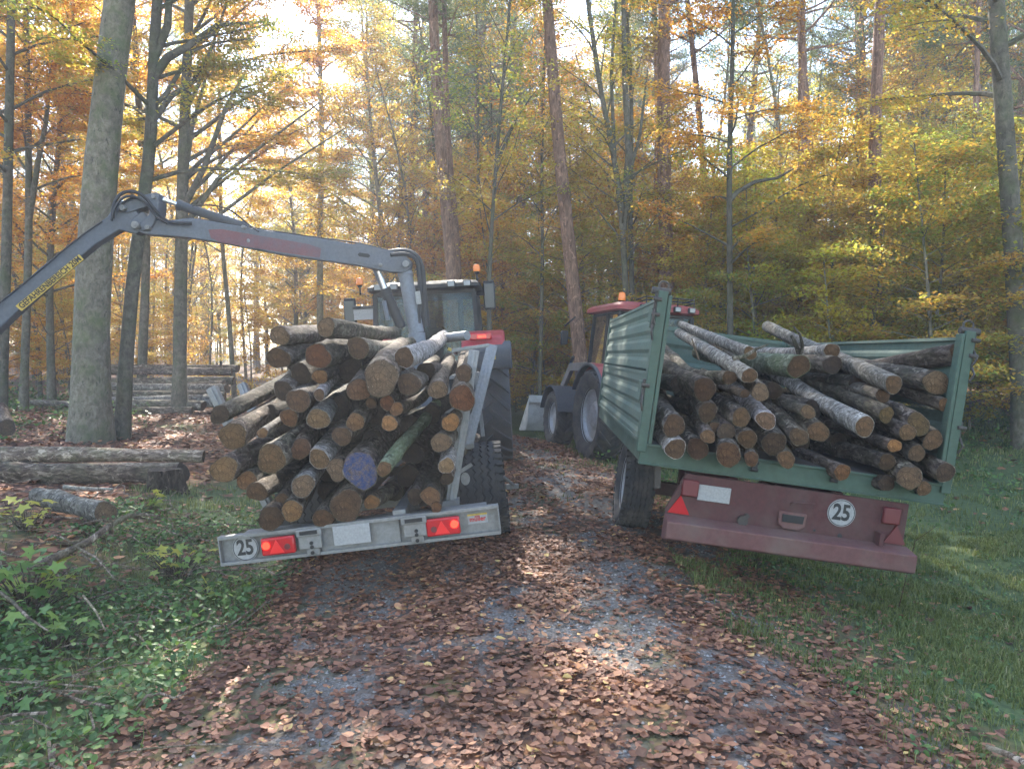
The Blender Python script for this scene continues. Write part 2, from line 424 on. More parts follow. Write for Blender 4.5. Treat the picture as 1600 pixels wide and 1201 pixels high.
def groundmat():
    m, nt, out = newmat('forest_ground')
    v = coords(nt)
    def att(n):
        a = N(nt, 'Attribute'); a.attribute_name = n; return a.outputs['Fac']
    sp = noise(nt, v, 55, 4, .7)
    vor = N(nt, 'TexVoronoi'); vor.inputs['Scale'].default_value = 70; nt.links.new(v, vor.inputs['Vector'])
    grav = mixc(nt, ramp(nt, sp, [(.3, 0.), (.7, 1.)]), (.07, .062, .054), (.20, .18, .155))
    grav = mixc(nt, ramp(nt, vor.outputs['Color'], [(.55, 0.), (.9, .5)]), grav, (.30, .29, .28))
    vl = N(nt, 'TexVoronoi'); vl.inputs['Scale'].default_value = 13; vl.inputs['Randomness'].default_value = 1
    vv = coords(nt, 'Object', (1, .8, 1)); nt.links.new(vv, vl.inputs['Vector'])
    sepc = N(nt, 'SeparateColor'); nt.links.new(vl.outputs['Color'], sepc.inputs[0])
    lit = ramp(nt, sepc.outputs[0], [(0, (.08, .04, .025)), (.35, (.20, .09, .05)), (.7, (.30, .14, .07)), (1, (.42, .22, .10))])
    lit = mixc(nt, ramp(nt, vl.outputs['Distance'], [(.3, 0.), (.75, .8)]), lit, (.04, .025, .018))
    soil = mixc(nt, ramp(nt, noise(nt, v, 9, 6, .7), [(.35, 0.), (.65, 1.)]), (.035, .03, .02), (.09, .065, .04))
    gr = mixc(nt, ramp(nt, noise(nt, v, 14, 6, .75), [(.35, 0.), (.65, 1.)]), (.04, .06, .026), (.10, .14, .05))
    c = mixc(nt, att('litter'), soil, lit)
    c = mixc(nt, att('grass'), c, gr)
    c = mixc(nt, att('gravel'), c, grav)
    hh = mixc(nt, .5, sp, vl.outputs['Distance'])
    princ(nt, out, c, .9, 0, bump(nt, hh, .5, .02), .2)
    return m
M['ground'] = groundmat()

# ================================================================== GROUND
def axis_lin(a, b, step): return list(np.arange(a, b, step))
xs = np.array(sorted(set([-220, -160, -120, -90, -70, -55, -45, -38, -32] + axis_lin(-27, -6, .6) + axis_lin(-6, 6, .13) + axis_lin(6, 27, .6) + [28, 32, 38, 45, 55, 70, 90, 120, 160, 220])))
ys = np.array(sorted(set([-40, -20, -10, -5] + axis_lin(-2, 12, .13) + axis_lin(12, 24, .35) + axis_lin(24, 60, 1.2) + [62, 70, 80, 95, 115, 140, 180, 240, 300])))
gx, gy = np.meshgrid(xs, ys, indexing='ij')
gz = gh(gx, gy)
def cover(x, y):
    """gravel / grass / litter shares of the ground"""
    t = x - road_shift(y)
    wob = (fbm(x * 1.1, y * 1.1, 21) - .5) * 1.1
    road = sstep(-2.35, -1.75, t + wob * .6) * (1 - sstep(1.75, 2.7, t + wob))
    tr = np.exp(-((t + .75) / .40) ** 2) + np.exp(-((t - 1.0) / .55) ** 2)
    n = fbm(x * 1.6 + 3, y * .8, 33, 4) * .55 + fbm(x * 6, y * 4.5, 35, 3) * .45
    grav = road * np.clip(sstep(.44, .60, n + tr * .10 - .05), 0, 1)
    right = sstep(1.5, 2.8, t + wob) * (1 - sstep(11, 17, x + wob * 3) * 1.0) * (1 - .8 * sstep(28, 38, y))
    leftb = sstep(-2.0, -2.4, -(-t) * 1.0) * 0 + (1 - sstep(-2.5, -1.9, t + wob * .6)) * sstep(-4.8, -3.2, t + wob) * (1 - sstep(9, 13, y))
    patch = road * sstep(.56, .66, fbm(x * 1.3 + 50, y * 1.0, 41, 4)) * .6 + (1 - road) * sstep(.60, .70, fbm(x * .5 + 11, y * .5, 47, 3)) * .7
    grass = np.clip(right + leftb * .75 + patch, 0, 1)
    return grav, grass, road
ga, gr_, rd_ = cover(gx, gy)
nx, ny = len(xs), len(ys)
verts = np.stack([gx, gy, gz], -1).reshape(-1, 3)
ii = np.arange(nx * ny).reshape(nx, ny)
quads = np.stack([ii[:-1, :-1], ii[1:, :-1], ii[1:, 1:], ii[:-1, 1:]], -1).reshape(-1, 4)
me = np_mesh('forest_ground', verts, quads, M['ground'], smooth=True)
for nm_, av in (('gravel', ga), ('grass', gr_), ('litter', sstep(.3, .5, fbm(gx * .9, gy * .9, 61)) * .7 + .3)):
    a = me.attributes.new(nm_, 'FLOAT', 'POINT'); a.data.foreach_set('value', av.reshape(-1).astype(np.float32))
ground = bpy.data.objects.new('ground', me); col.objects.link(ground); ground['kind'] = 'structure'

rng = np.random.default_rng(7)
def scatter_rect(n, x0, x1, y0, y1, ypow=1.0):
    x = rng.uniform(x0, x1, n); y = y0 + (y1 - y0) * rng.random(n) ** ypow
    return x, y

# fallen leaves: many overlapping thin leaves
L_pos = []; L_size = []
def litter_zone(n, x0, x1, y0, y1, size, keep, ypow=1.0, zr=.03):
    x, y = scatter_rect(n, x0, x1, y0, y1, ypow)
    vis = np.abs(x) < (y * .70 + 1.2)
    x, y = x[vis], y[vis]
    p = keep(x, y); k = rng.random(len(x)) < p
    x, y = x[k], y[k]
    z = gh(x, y) + .006 + rng.random(len(x)) ** 2 * zr
    L_pos.append(np.stack([x, y, z], 1)); L_size.append(rng.normal(size, size * .2, len(x)).clip(size * .45, size * 1.6))
def keep_road(x, y):
    g, gr, rd = cover(x, y)
    return np.clip((1 - g * .72) * (1 - .5 * gr * (rd > .5)) * (.25 + .75 * rd) * (1 - .72 * gr * (rd < .5)), 0.03, 1)
litter_zone(46000, -3.4, 4.2, 2.2, 7.5, .042, keep_road, 1.0)
litter_zone(38000, -3.5, 4.5, 7.5, 17, .056, keep_road, 1.0)
def keep_forest(x, y):
    g, gr, rd = cover(x, y); return (1 - .7 * gr) * (rd < .3)
litter_zone(26000, -17, -2.2, 4, 24, .095, keep_forest, .8, .05)
litter_zone(9000, 3, 17, 9, 30, .10, keep_forest, .8, .05)
L_pos = np.concatenate(L_pos); L_size = np.concatenate(L_size)
vs, q = leaf_arrays(L_pos, .17, L_size * rng.uniform(.6, 1.45, len(L_pos)), rng.uniform(.55, .9, len(L_pos))[:, None], rng, shape='beech', curl=rng.normal(.05, .09, len(L_pos))[:, None])
nl = len(L_pos)
c = np.clip(rng.beta(1.3, 1.6, nl) + (fbm(L_pos[:, 0] * 2, L_pos[:, 1] * 2, 5) - .5) * .5, 0, .96)
c[rng.random(nl) < .006] = 1.0
me = np_mesh('leaf_litter', vs, q, M['litter'], {'rnd': (np.repeat(c, 4) + rng.normal(0, .05, 4 * nl)).clip(0, 1)})
o = bpy.data.objects.new('leaf_litter', me); col.objects.link(o)
tag(o, 'red-brown fallen beech leaves covering the track and the forest floor', 'fallen leaves', kind='stuff')

# gravel stones lying loose in the bare patches
x, y = scatter_rect(26000, -2.0, 2.4, 2.3, 8.5)
g, gr, rd = cover(x, y); k = rng.random(len(x)) < g * .9; x, y = x[k], y[k]
pos = np.stack([x, y, gh(x, y) + .002], 1)
n = len(pos); s = rng.uniform(.003, .012, n)[:, None]
a0 = rng.uniform(0, 6.28, n)
vv = []
for (dx, dy, dz) in ((-.9, -.6, 0), (.8, -.8, 0), (1, .6, 0), (-.7, .9, 0), (0, 0, .9)):
    jx = dx * np.cos(a0) - dy * np.sin(a0); jy = dx * np.sin(a0) + dy * np.cos(a0)
    vv.append(pos + s * np.stack([jx, jy, np.full(n, dz)], 1))
vs = np.stack(vv, 1).reshape(-1, 3)
F = np.array([[0, 1, 4], [1, 2, 4], [2, 3, 4], [3, 0, 4]])
q = (F[None] + (np.arange(n) * 5)[:, None, None]).reshape(-1, 3)
m, nt, out = newmat('gravel_stone')
a = N(nt, 'Attribute'); a.attribute_name = 'rnd'
princ(nt, out, ramp(nt, a.outputs['Fac'], [(0, (.07, .064, .058)), (.7, (.18, .165, .15)), (1, (.36, .34, .31))]), .9)
me = np_mesh('gravel', vs, q, m, {'rnd': np.repeat(rng.random(n), 4)})
o = bpy.data.objects.new('gravel', me); col.objects.link(o)
tag(o, 'loose grey gravel showing between the leaves on the track', 'gravel', kind='stuff')

# grass blades
def blades(x, y, h, w, rng):
    n = len(x); z = gh(x, y) - .01
    a = rng.uniform(0, 6.28, n); b = rng.uniform(0, 6.28, n); ln = rng.uniform(.1, .9, n)
    base = np.stack([x, y, z], 1); side = np.stack([np.cos(a), np.sin(a), 0 * a], 1) * (w / 2)[:, None]
    lean = np.stack([np.cos(b), np.sin(b), 0 * b], 1) * (h * ln)[:, None]
    mid = base + lean * .35 + np.array([0, 0, 1]) * (h * .62)[:, None]
    tip = base + lean + np.array([0, 0, 1]) * (h * (1.05 - .5 * ln))[:, None]
    vs = np.stack([base - side, base + side, mid + side * .8, mid - side * .8, tip + side * .15, tip - side * .15], 1).reshape(-1, 3)
    Q = np.array([[0, 1, 2, 3], [3, 2, 4, 5]])
    return vs, (Q[None] + (np.arange(n) * 6)[:, None, None]).reshape(-1, 4)
X = []; Y = []; H_ = []
def gz_(n, x0, x1, y0, y1, h, f=1.0, road=False):
    x, y = scatter_rect(n, x0, x1, y0, y1, 1.0)
    vis = np.abs(x) < (y * .70 + 1.0); x, y = x[vis], y[vis]
    g, gr, rd = cover(x, y)
    cl = fbm(x * 2.5, y * 2.5, 77, 3)
    k = rng.random(len(x)) < gr * f * np.clip((cl - .3) * 3, .1, 1)
    x, y = x[k], y[k]; X.append(x); Y.append(y); H_.append(rng.uniform(.5, 1.2, len(x)) * h * (.45 + .9 * cl[k]))
gz_(120000, 1.4, 6.5, 2.6, 9, .085)
gz_(80000, .6, 14, 9, 24, .11)
gz_(16000, -2.2, 1.9, 2.6, 12, .035, .7)
gz_(34000, -6, -1.8, 3, 11, .12, .6)
gz_(12000, -16, -3, 9, 24, .16, .8)
X = np.concatenate(X); Y = np.concatenate(Y); H_ = np.concatenate(H_)
vs, q = blades(X, Y, H_, .004 + .0006 * Y, rng)
me = np_mesh('grass', vs, q, M['grass'], {'rnd': np.repeat(np.clip(rng.beta(2, 2.2, len(X)) + (fbm(X * .8, Y * .8, 13) - .5) * .7, 0, 1), 2)})
o = bpy.data.objects.new('grass', me); col.objects.link(o)
tag(o, 'short green grass on the verges of the track', 'grass', kind='stuff')

# low herbs: rosettes and nettle like leaves
def herb_zone(n, x0, x1, y0, y1, fn, size, hmax):
    x, y = scatter_rect(n, x0, x1, y0, y1)
    vis = np.abs(x) < (y * .70 + 1.0); x, y = x[vis], y[vis]
    k = rng.random(len(x)) < fn(x, y); x, y = x[k], y[k]
    m_ = len(x); hb = rng.random(m_) * hmax * np.clip(fbm(x * 1.2, y * 1.2, 91) * 2 - .3, .2, 1.3)
    per = 7
    px = np.repeat(x, per) + rng.normal(0, size * 1.3, m_ * per); py = np.repeat(y, per) + rng.normal(0, size * 1.3, m_ * per)
    pz = gh(px, py) + .015 + np.repeat(hb, per) * rng.random(m_ * per)
    return np.stack([px, py, pz], 1), rng.uniform(.6, 1.3, m_ * per) * size
fl = lambda x, y: np.clip((fbm(x * 1.0 + 4, y * 1.0, 101) - .36) * 4, 0, 1)
def f_left(x, y):
    t = x - road_shift(y); return (t < -1.95) * fl(x, y) * .8 + .12 * (t < -1.95)
A = [herb_zone(2900, -4.6, -1.9, 3.0, 9.0, f_left, .045, .30),
     herb_zone(1500, 1.8, 7, 2.8, 10, lambda x, y: fl(x, y) * .5, .035, .06),
     herb_zone(2600, 1.0, 16, 10, 30, lambda x, y: fl(x, y) * .8 * (cover(x, y)[2] < .3), .07, .5),
     herb_zone(2600, -26, -9, 15, 32, lambda x, y: fl(x, y) * .9, .10, .8)]
vs, q = leaf_arrays(np.concatenate([a[0] for a in A]), .45, np.concatenate([a[1] for a in A]), .75, rng, shape='leaf', curl=.12)
nn_ = len(vs) // 6
me = np_mesh('ground_cover', vs, q, M['herb'], {'rnd': np.repeat(np.clip(rng.beta(2, 2.5, nn_), 0, 1), 2)})
o = bpy.data.objects.new('ground_cover', me); col.objects.link(o)
tag(o, 'low green weeds and nettles on the banks beside the track', 'undergrowth', kind='stuff')

# dead twigs lying in the bank on the left
mb = MB(); rr = random.Random(5)
for i in range(330):
    x = rr.uniform(-6.5, -1.9) if i < 260 else rr.uniform(-14, -4); y = rr.uniform(3.2, 9.5) if i < 260 else rr.uniform(10, 20)
    a = rr.uniform(0, 6.28); l = rr.uniform(.25, 1.1); pts = []
    for k in range(5):
        xx = x + math.cos(a) * l * k / 4; yy = y + math.sin(a) * l * k / 4; a += rr.uniform(-.2, .2)
        pts.append((xx, yy, G(xx, yy) + .02 + rr.random() * .07 + k * .012))
    r0 = rr.uniform(.004, .011); mb.tube(pts, [r0, r0 * .9, r0 * .8, r0 * .6, r0 * .3], 5)
o = part('fallen_twigs', mb, M['log_brown']); o.color = (1.8, 1.7, 1.6, 1)
tag(o, 'thin dead twigs scattered over the bank and the forest floor', 'twigs', kind='stuff')

# ================================================================== WHEELS
def zig_tyre(R0, W, ribs=5, n=72, shoulder=True):
    """road/implement tyre with zigzag ribs; axle along local X, centre at origin"""
    mb = MB(); rr_ = R0 * .60
    h = W / 2
    mb.lathe([(rr_, -h * .62), (rr_ + (R0 - rr_) * .45, -h * .98), (R0 - .045, -h * .97), (R0 - .018, -h * .86), (R0 - .012, 0), (R0 - .018, h * .86), (R0 - .045, h * .97), (rr_ + (R0 - rr_) * .45, h * .98), (rr_, h * .62), (rr_ + .03, 0)], n=48)
    wr = W * .78 / ribs
    for i in range(ribs):
        xc = -W * .39 + wr * (i + .5)
        vs = []; fs = []
        for k in range(n):
            a = 2 * math.pi * k / n; zz = wr * .16 * (1 if (k // 1) % 2 else -1)
            for (r, dx) in ((R0 - .014, -wr * .40), (R0, -wr * .34), (R0, wr * .34), (R0 - .014, wr * .40)):
                vs.append((xc + dx + zz, r * math.cos(a), r * math.sin(a)))
        for k in range(n):
            k2 = (k + 1) % n
            for j in range(3): fs.append((k * 4 + j, k2 * 4 + j, k2 * 4 + j + 1, k * 4 + j + 1))
        mb.add(vs, fs)
    if shoulder:
        for k in range(n // 2):
            a = 2 * math.pi * k / (n // 2)
            for sd in (-1, 1):
                c = Vector((sd * h * .90, (R0 - .022) * math.cos(a), (R0 - .022) * math.sin(a)))
                mb.box(c, (W * .13, R0 * 2 * math.pi / (n // 2) * .62, .034), (a - math.pi / 2 if False else (a - math.pi / 2), 0, 0))
    return mb
def lug_tyre(R0, W, n=20, lug=.045):
    mb = MB(); h = W / 2; rr_ = R0 * .56; Rb = R0 - lug
    mb.lathe([(rr_, -h * .6), (rr_ + (Rb - rr_) * .5, -h), (Rb - .03, -h * .98), (Rb, -h * .75), (Rb + .008, 0), (Rb, h * .75), (Rb - .03, h * .98), (rr_ + (Rb - rr_) * .5, h), (rr_, h * .6), (rr_ + .03, 0)], n=56)
    for k in range(n):
        for sd in (-1, 1):
            a0 = 2 * math.pi * (k + (.5 if sd > 0 else 0)) / n
            vs = []; steps = 5; fs = []
            for i in range(steps + 1):
                f = i / steps; x = sd * (-.02 * W + f * h * 1.0)
                a = a0 - f * .30 * (18 / n) * 1.15
                rt = R0 - .03 * f * f; rb = Rb - .10 * (f > .85) - .01
                wl_ = (.028 + .012 * f) / R0
                for (rad, da) in ((rb, -wl_ * 1.5), (rt, -wl_), (rt, wl_), (rb, wl_ * 1.5)):
                    vs.append((x, rad * math.cos(a + da), rad * math.sin(a + da)))
            for i in range(steps):
                for j in range(3): fs.append((i * 4 + j, i * 4 + j + 1, i * 4 + 5 + j, i * 4 + 4 + j))
            fs.append((0, 1, 2, 3)); m4 = steps * 4; fs.append((m4 + 3, m4 + 2, m4 + 1, m4))
            mb.add(vs, fs)
    return mb
def rim_mb(R0, W, k=.60, bolts=8, deep=.35):
    mb = MB(); h = W / 2; r = R0 * k
    mb.lathe([(r + .012, -h * .70), (r + .012, -h * .62), (r - .03, -h * .55), (r - .05, -h * deep), (r * .55, -h * (deep - .12)), (r * .42, -h * (deep + .1)), (.02, -h * (deep + .12)), (.02, h * .2), (r * .5, h * .2), (r - .05, h * .4), (r + .012, h * .62), (r + .012, h * .7), (r - .01, h * .5), (r - .02, -h * .3), (r - .01, -h * .6)], n=40, closed=False)
    for b in range(bolts):
        a = 2 * math.pi * b / bolts
        mb.cyl((-h * (deep + .14), r * .33 * math.cos(a), r * .33 * math.sin(a)), (-h * deep, r * .33 * math.cos(a), r * .33 * math.sin(a)), .016, n=6)
    return mb
def wheel(parent, c, R0, W, kind, side, tmat, rmat=None):
    """side -1: outer face towards -X"""
    rim = rim_mb(R0, W, .60 if kind == 'zig' else .57)
    w = part('wheel', rim, rmat or M['rim'], parent)
    w.location = c
    if side > 0: w.rotation_euler = (0, 0, math.pi)
    t = part('tyre', zig_tyre(R0, W) if kind == 'zig' else lug_tyre(R0, W), tmat, w)
    return w

def text_part(s, size, mat, parent, loc, rot, depth=.002, sx=1.0, bold=.0, name='lettering', world=False):
    cu = bpy.data.curves.new('t', 'FONT'); cu.body = s; cu.size = size; cu.align_x = 'CENTER'; cu.align_y = 'CENTER'
    cu.extrude = depth; cu.offset = bold; cu.resolution_u = 3
    to = bpy.data.objects.new('t', cu); col.objects.link(to)
    dg = bpy.context.evaluated_depsgraph_get()
    me = bpy.data.meshes.new_from_object(to.evaluated_get(dg)); me.name = name
    bpy.data.objects.remove(to); bpy.data.curves.remove(cu)
    me.materials.clear(); me.materials.append(mat)
    for v in me.vertices: v.co.x *= sx
    o = bpy.data.objects.new(name, me); col.objects.link(o); o.parent = parent
    o.location = loc; o.rotation_euler = rot
    return o
def disc_sign(parent, x, y, z, r, label):
    mb = MB(); mb.cyl((x, y, z), (x, y - .006, z), r, n=40)
    s = part('speed_sign', mb, M['white'], parent); s['label'] = label
    rg = MB(); pr = [(r * .93, 0), (r * .93, -.003), (r * .86, -.003), (r * .86, 0)]
    vs = []; fs = []; n = 48
    for k in range(n):
        a = 2 * math.pi * k / n
        for rad in (r * .95, r * .90): vs.append((x + rad * math.cos(a), y - .008, z + rad * math.sin(a)))
    for k in range(n):
        k2 = (k + 1) % n; fs.append((k * 2, k * 2 + 1, k2 * 2 + 1, k2 * 2))
    rg.add(vs, fs); part('ring', rg, M['ink'], s)
    text_part('25', r * 1.62, M['ink'], s, (x, y - .008, z), (R(90), 0, 0), .001, .80, r * .045)
    return s

# ================================================================== LEFT: TIMBER TRAILER WITH CRANE
LT = thing('timber_trailer', 'galvanised timber trailer on the left with grey loading crane and lit red tail lamps', 'trailer',
           (-1.085, 7.6, -.16), (0, R(-6.6), R(0.4)))
LI = WM(LT).inverted()
def LL(px, py, Y): return LI @ at(px, py, Y)
# rear lamp bar: C channel
by = -1.9; bz = .56; hw = 1.05; hb = .108
bar = MB()
bar.box((0, by + .03, bz), (2 * hw, .008, 2 * hb))
bar.box((0, by - .005, bz + hb - .004), (2 * hw, .07, .012)); bar.box((0, by - .005, bz - hb + .004), (2 * hw, .07, .012))
bar.box((0, by - .037, bz + hb - .014), (2 * hw, .006, .018)); bar.box((0, by - .037, bz - hb + .014), (2 * hw, .006, .018))
for sx in (-1, 1): bar.box((sx * (hw - .004), by - .003, bz), (.010, .066, 2 * hb - .02))
lb = part('lamp_bar', bar, M['galv'], LT, smooth=False, bevel=.002)
for x0 in (-.36, .42):
    mb = MB(); mb.box((x0, by - .02, bz + .02), (.17, .10, .14)); mb.box((x0, by - .075, bz + .075), (.19, .02, .055)); mb.box((x0 + .01, by - .03, bz - .075), (.10, .05, .05))
    b = part('lamp_bar_bracket', mb, M['galv'], LT, smooth=False, bevel=.008)
    mb = MB(); mb.box((x0, by - .088, bz + .077), (.13, .006, .028))
    for dz in (-.005, -.035, -.078): mb.cyl((x0 + .01, by - .0725, bz + dz), (x0 + .01, by - .078, bz + dz), .014, n=12)
    part('slot', mb, M['black'], b, smooth=False)
for x0, sd in ((-.60, -1), (.63, 1)):
    mb = MB(); mb.box((x0, by - .045, bz + .0), (.25, .05, .13))
    l = part('tail_lamp', mb, M['lamp_red'], LT, bevel=.012); l['label'] = 'red tail lamp, lit'
    mb = MB(); tri = [(x0 - .01 - .055, bz - .05), (x0 - .01 + .055, bz - .05), (x0 - .01, bz + .048)]
    mb.prism(tri, by - .076, by - .070, 'y'); part('triangle_reflector', mb, M['reflector_glow'], l, smooth=False)
    mb = MB(); mb.cyl((x0 + sd * .085, by - .0695, bz + .012), (x0 + sd * .085, by - .080, bz + .012), .028, n=20)
    part('light', mb, M['lamp_on'], l)
    mb = MB(); mb.cyl((x0 - sd * .07, by - .0695, bz - .01), (x0 - sd * .07, by - .077, bz - .01), .022, n=16)
    part('indicator', mb, M['dull_red'], l)
disc_sign(LT, -.865, by - .012 + .03 - .012, bz, .098, 'round white sign with the number 25')
mb = MB(); mb.box((-.05, by - .055, bz + .02), (.275, .008, .145)); part('number_plate', mb, M['white'], LT, bevel=.003)
mb = MB(); mb.box((.885, by + .022, bz + .015), (.150, .004, .075)); st = part('maker_sticker', mb, M['white'], LT)
mb = MB(); mb.box((.885, by + .0185, bz + .046), (.148, .003, .012)); part('sticker_band', mb, M['yellow'], st)
text_part('müller', .050, M['inkred'], st, (.885, by + .018, bz + .012), (R(90), 0, 0), .001, .95, .0012)
text_part('www', .018, M['inkred'], st, (.885, by + .018, bz + .034), (R(90), 0, 0), .001, 1, .0003)
# frame
mb = MB()
for sx in (-.30, .30): mb.beam((sx, -1.85, .62), (sx, 2.6, .62), .10, .16)
mb.beam((0, 2.4, .62), (0, 5.1, .60), .16, .18)
for yy in (-1.6, -.2, 1.2, 2.4): mb.beam((-.95, yy, .58), (.95, yy, .58), .10, .10)
mb.beam((-.9, .0, .46), (.9, .0, .46), .12, .12)
mb.beam((-.3, -1.87, .55), (.3, -1.87, .55), .06, .2)
part('frame', mb, M['galv'], LT, smooth=False, bevel=.006)
# stanchions (bunks lean outwards)
def stan(parent, a, b, w=.085, d=.07):
    mb = MB(); mb.beam(a, b, w, d, (0, 1, 0))
    mb.beam(Vector(a) + Vector((0, -.045, 0)), Vector(b) + Vector((0, -.045, 0)), w * .35, .02, (0, 1, 0))
    mb.box(tuple(Vector(a) + Vector((0, 0, .02))), (.15, .12, .05))
    return part('stanchion', mb, M['galv'], parent, smooth=False, bevel=.004)
stan(LT, LL(704, 788, 6.2), LL(741, 548, 6.45))
stan(LT, LL(729, 700, 7.4), LL(769, 541, 7.9), .11, .09)
stan(LT, LL(425, 800, 6.4), LL(331, 606, 6.6))
stan(LT, LL(452, 790, 7.4), LL(378, 600, 7.9))
mb = MB(); a, b = LL(706, 548, 6.9), LL(764, 539, 6.9); mb.beam(a, b, .05, .03); part('top_rail', mb, M['galv'], LT, bevel=.004)
mb = MB(); mb.cyl(LL(690, 529, 9.2), LL(730, 524, 8.9), .055, .055, 16); part('hydraulic_reservoir', mb, M['galv'], LT)
# chain eyes by the right stanchion
mb = MB(); c0 = LL(727, 748, 6.6)
mb.prism([(c0.x + .04 * math.cos(t), c0.z + .055 * math.sin(t)) for t in np.linspace(0, 6.28, 14, endpoint=False)], c0.y, c0.y + .02, 'y')
mb.beam(c0 + Vector((-.05, 0, .06)), c0 + Vector((.07, 0, .12)), .03, .03)
part('lashing_eye', mb, M['galv'], LT)
for sx in (-1, 1):
    wheel(LT, (sx * .84, 0, .465), .465, .47, 'zig', sx, M['tyre'])
mb = MB(); mb.beam((1.07, .25, .42), (1.20, .32, .40), .05, .05); mb.beam((1.07, .1, .55), (1.16, .28, .42), .025, .025)
part('wheel_bracket', mb, M['galv'], LT, bevel=.004)
# headboard grille
mb = MB()
for sx in (-.8, -.4, 0, .4, .8): mb.beam((sx, 2.75, .7), (sx, 2.75, 1.55), .05, .05, (0, 1, 0))
mb.beam((-.85, 2.75, 1.55), (.85, 2.75, 1.55), .06, .06); mb.beam((-.85, 2.75, 1.1), (.85, 2.75, 1.1), .05, .05)
part('headboard', mb, M['galv'], LT, smooth=False, bevel=.005)
# --- crane
CY = 10.9
def LC(px, py, dy=0.0): return LL(px, py, CY + dy)
mb = MB(); mb.cyl((LC(652, 560)[0], LC(652, 560)[1], .65), LC(651, 520), .13, .12, 24)
mb.cyl(LC(651, 520), LC(633, 428), .108, .098, 24)
mb.cyl(LC(633.6, 430), LC(631, 415), .11, .09, 24)
mb.box(tuple(LC(652, 575)), (.5, .4, .3))
crc = part('crane_column', mb, M['crane_lt'], LT, bevel=.004)
mb = MB(); pc = LC(655, 466); mb.box((pc.x, pc.y - .12, pc.z), (.07, .012, .18)); part('notice_plate', mb, M['grey_plate'], crc)
def poly_world(pts, dY, th, parent, name, mat, bev=.012):
    """plate whose outline stands in the crane's plane, th metres thick"""
    mb = MB(); n = len(pts)
    f = [LL(x, y, CY + dY(x) - th / 2) for x, y in pts]; bk = [LL(x, y, CY + dY(x) - th / 2) + Vector((0, th, 0)) for x, y in pts]
    mb.add(f + bk, [tuple(range(n)), tuple(range(2 * n - 1, n - 1, -1))] + [((i + 1) % n, i, n + i, n + (i + 1) % n) for i in range(n)])
    return part(name, mb, mat, parent, smooth=True, bevel=bev)
bend = lambda x: 11.478 / (1 - .398 * (x - 800) / 1200) - 10.9          # the boom swings a little towards the camera on the left
boom = poly_world([(262, 344), (300, 340), (350, 349), (440, 364), (530, 377), (600, 392), (634, 400), (643, 408), (642, 419), (634, 426), (610, 425), (555, 414), (440, 398), (350, 380), (290, 371), (225, 366), (206, 358), (205, 342), (222, 330), (236, 344)], bend, .17, LT, 'crane_boom', M['crane'])
def face_strip(pts, parent, name, mat, off, bendf=bend):
    mb = MB(); n = len(pts)
    f = [LL(x, y, CY + bendf(x) - .17 / 2) + Vector((0, -off, 0)) for x, y in pts]; bk = [p + Vector((0, off * .6, 0)) for p in f]
    mb.add(f + bk, [tuple(range(n)), tuple(range(2 * n - 1, n - 1, -1))] + [((i + 1) % n, i, n + i, n + (i + 1) % n) for i in range(n)])
    return part(name, mb, mat, parent, smooth=False)
face_strip([(326, 359), (345, 358), (480, 381), (502, 388), (500, 403), (440, 394), (345, 379), (330, 372)], boom, 'red_stripe', M['stripe'], .008)
face_strip([(537, 384), (560, 380), (625, 396), (636, 404), (636, 416), (620, 421), (558, 409)], boom, 'side_plate', M['crane'], .012)
def pin(px, py, r, parent, mat='galv', dY=None, th=.30):
    mb = MB(); d = bend(px) if dY is None else dY
    a = LL(px, py, CY + d - th / 2); b_ = a + Vector((0, th, 0)); mb.cyl(a, b_, r, n=18)
    mb.cyl(a + Vector((0, -.008, 0)), a + Vector((0, .012, 0)), r * .5, n=12)
    return part('pin', mb, M[mat], parent, bevel=.004)
pin(634, 412, .048, boom); pin(594, 413, .022, boom); pin(387, 376, .025, boom, th=.19)
# slot recess on the side plate
face_strip([(562, 395), (576, 397), (579, 400), (576, 403), (562, 401), (559, 398)], boom, 'slot', M['black'], .016)
# outer arm and elbow linkage
arm_b = lambda x: bend(x)
arm = poly_world([(-75, 548), (-60, 528), (60, 420), (130, 364), (167, 339), (182, 316), (197, 318), (213, 330), (229, 348), (226, 360), (212, 366), (186, 359), (150, 381), (90, 430), (20, 493), (-50, 560)], arm_b, .15, LT, 'crane_arm', M['crane'])
arm2 = poly_world([(182, 316), (178, 322), (184, 331), (200, 332), (250, 316), (246, 303), (236, 302)], bend, .19, LT, 'elbow_link', M['crane'], .008)
el3 = poly_world([(236, 303), (243, 300), (248, 303), (247, 330), (240, 350), (232, 360), (222, 360), (218, 350), (232, 335)], bend, .24, LT, 'elbow_plate', M['crane'], .008)
pin(190, 324, .035, arm2); pin(210, 351, .045, el3); pin(229, 355, .030, el3); pin(239, 307, .026, el3)
# warning sign along the arm
sg = face_strip([(25, 478), (124, 397.5), (131.5, 405.5), (34.5, 486)], arm, 'warning_sign', M['yellow'], .010)
sg['label'] = 'yellow sticker reading GEFAHRENBEREICH 20M'
p0 = LL(31, 480.5, CY + bend(31) - .085); p1 = LL(126, 402.5, CY + bend(126) - .085)
dv = (p1 - p0).normalized(); p2 = LL(31, 460, CY + bend(31) - .085); nv = dv.cross(p2 - p0).normalized(); nv = nv if nv.y < 0 else -nv; uv = nv.cross(dv)
mid = (p0 + p1) / 2 + nv * .0125
tx = text_part('GEFAHRENBEREICH 20M', .092, M['ink'], sg, mid, (0, 0, 0), .001, 1.0, .0022)
wlen = max(v.co.x for v in tx.data.vertices) - min(v.co.x for v in tx.data.vertices); kx = (p1 - p0).length * .98 / wlen
for v in tx.data.vertices: v.co.x *= kx
tx.rotation_euler = Matrix((dv, uv, nv)).transposed().to_euler()
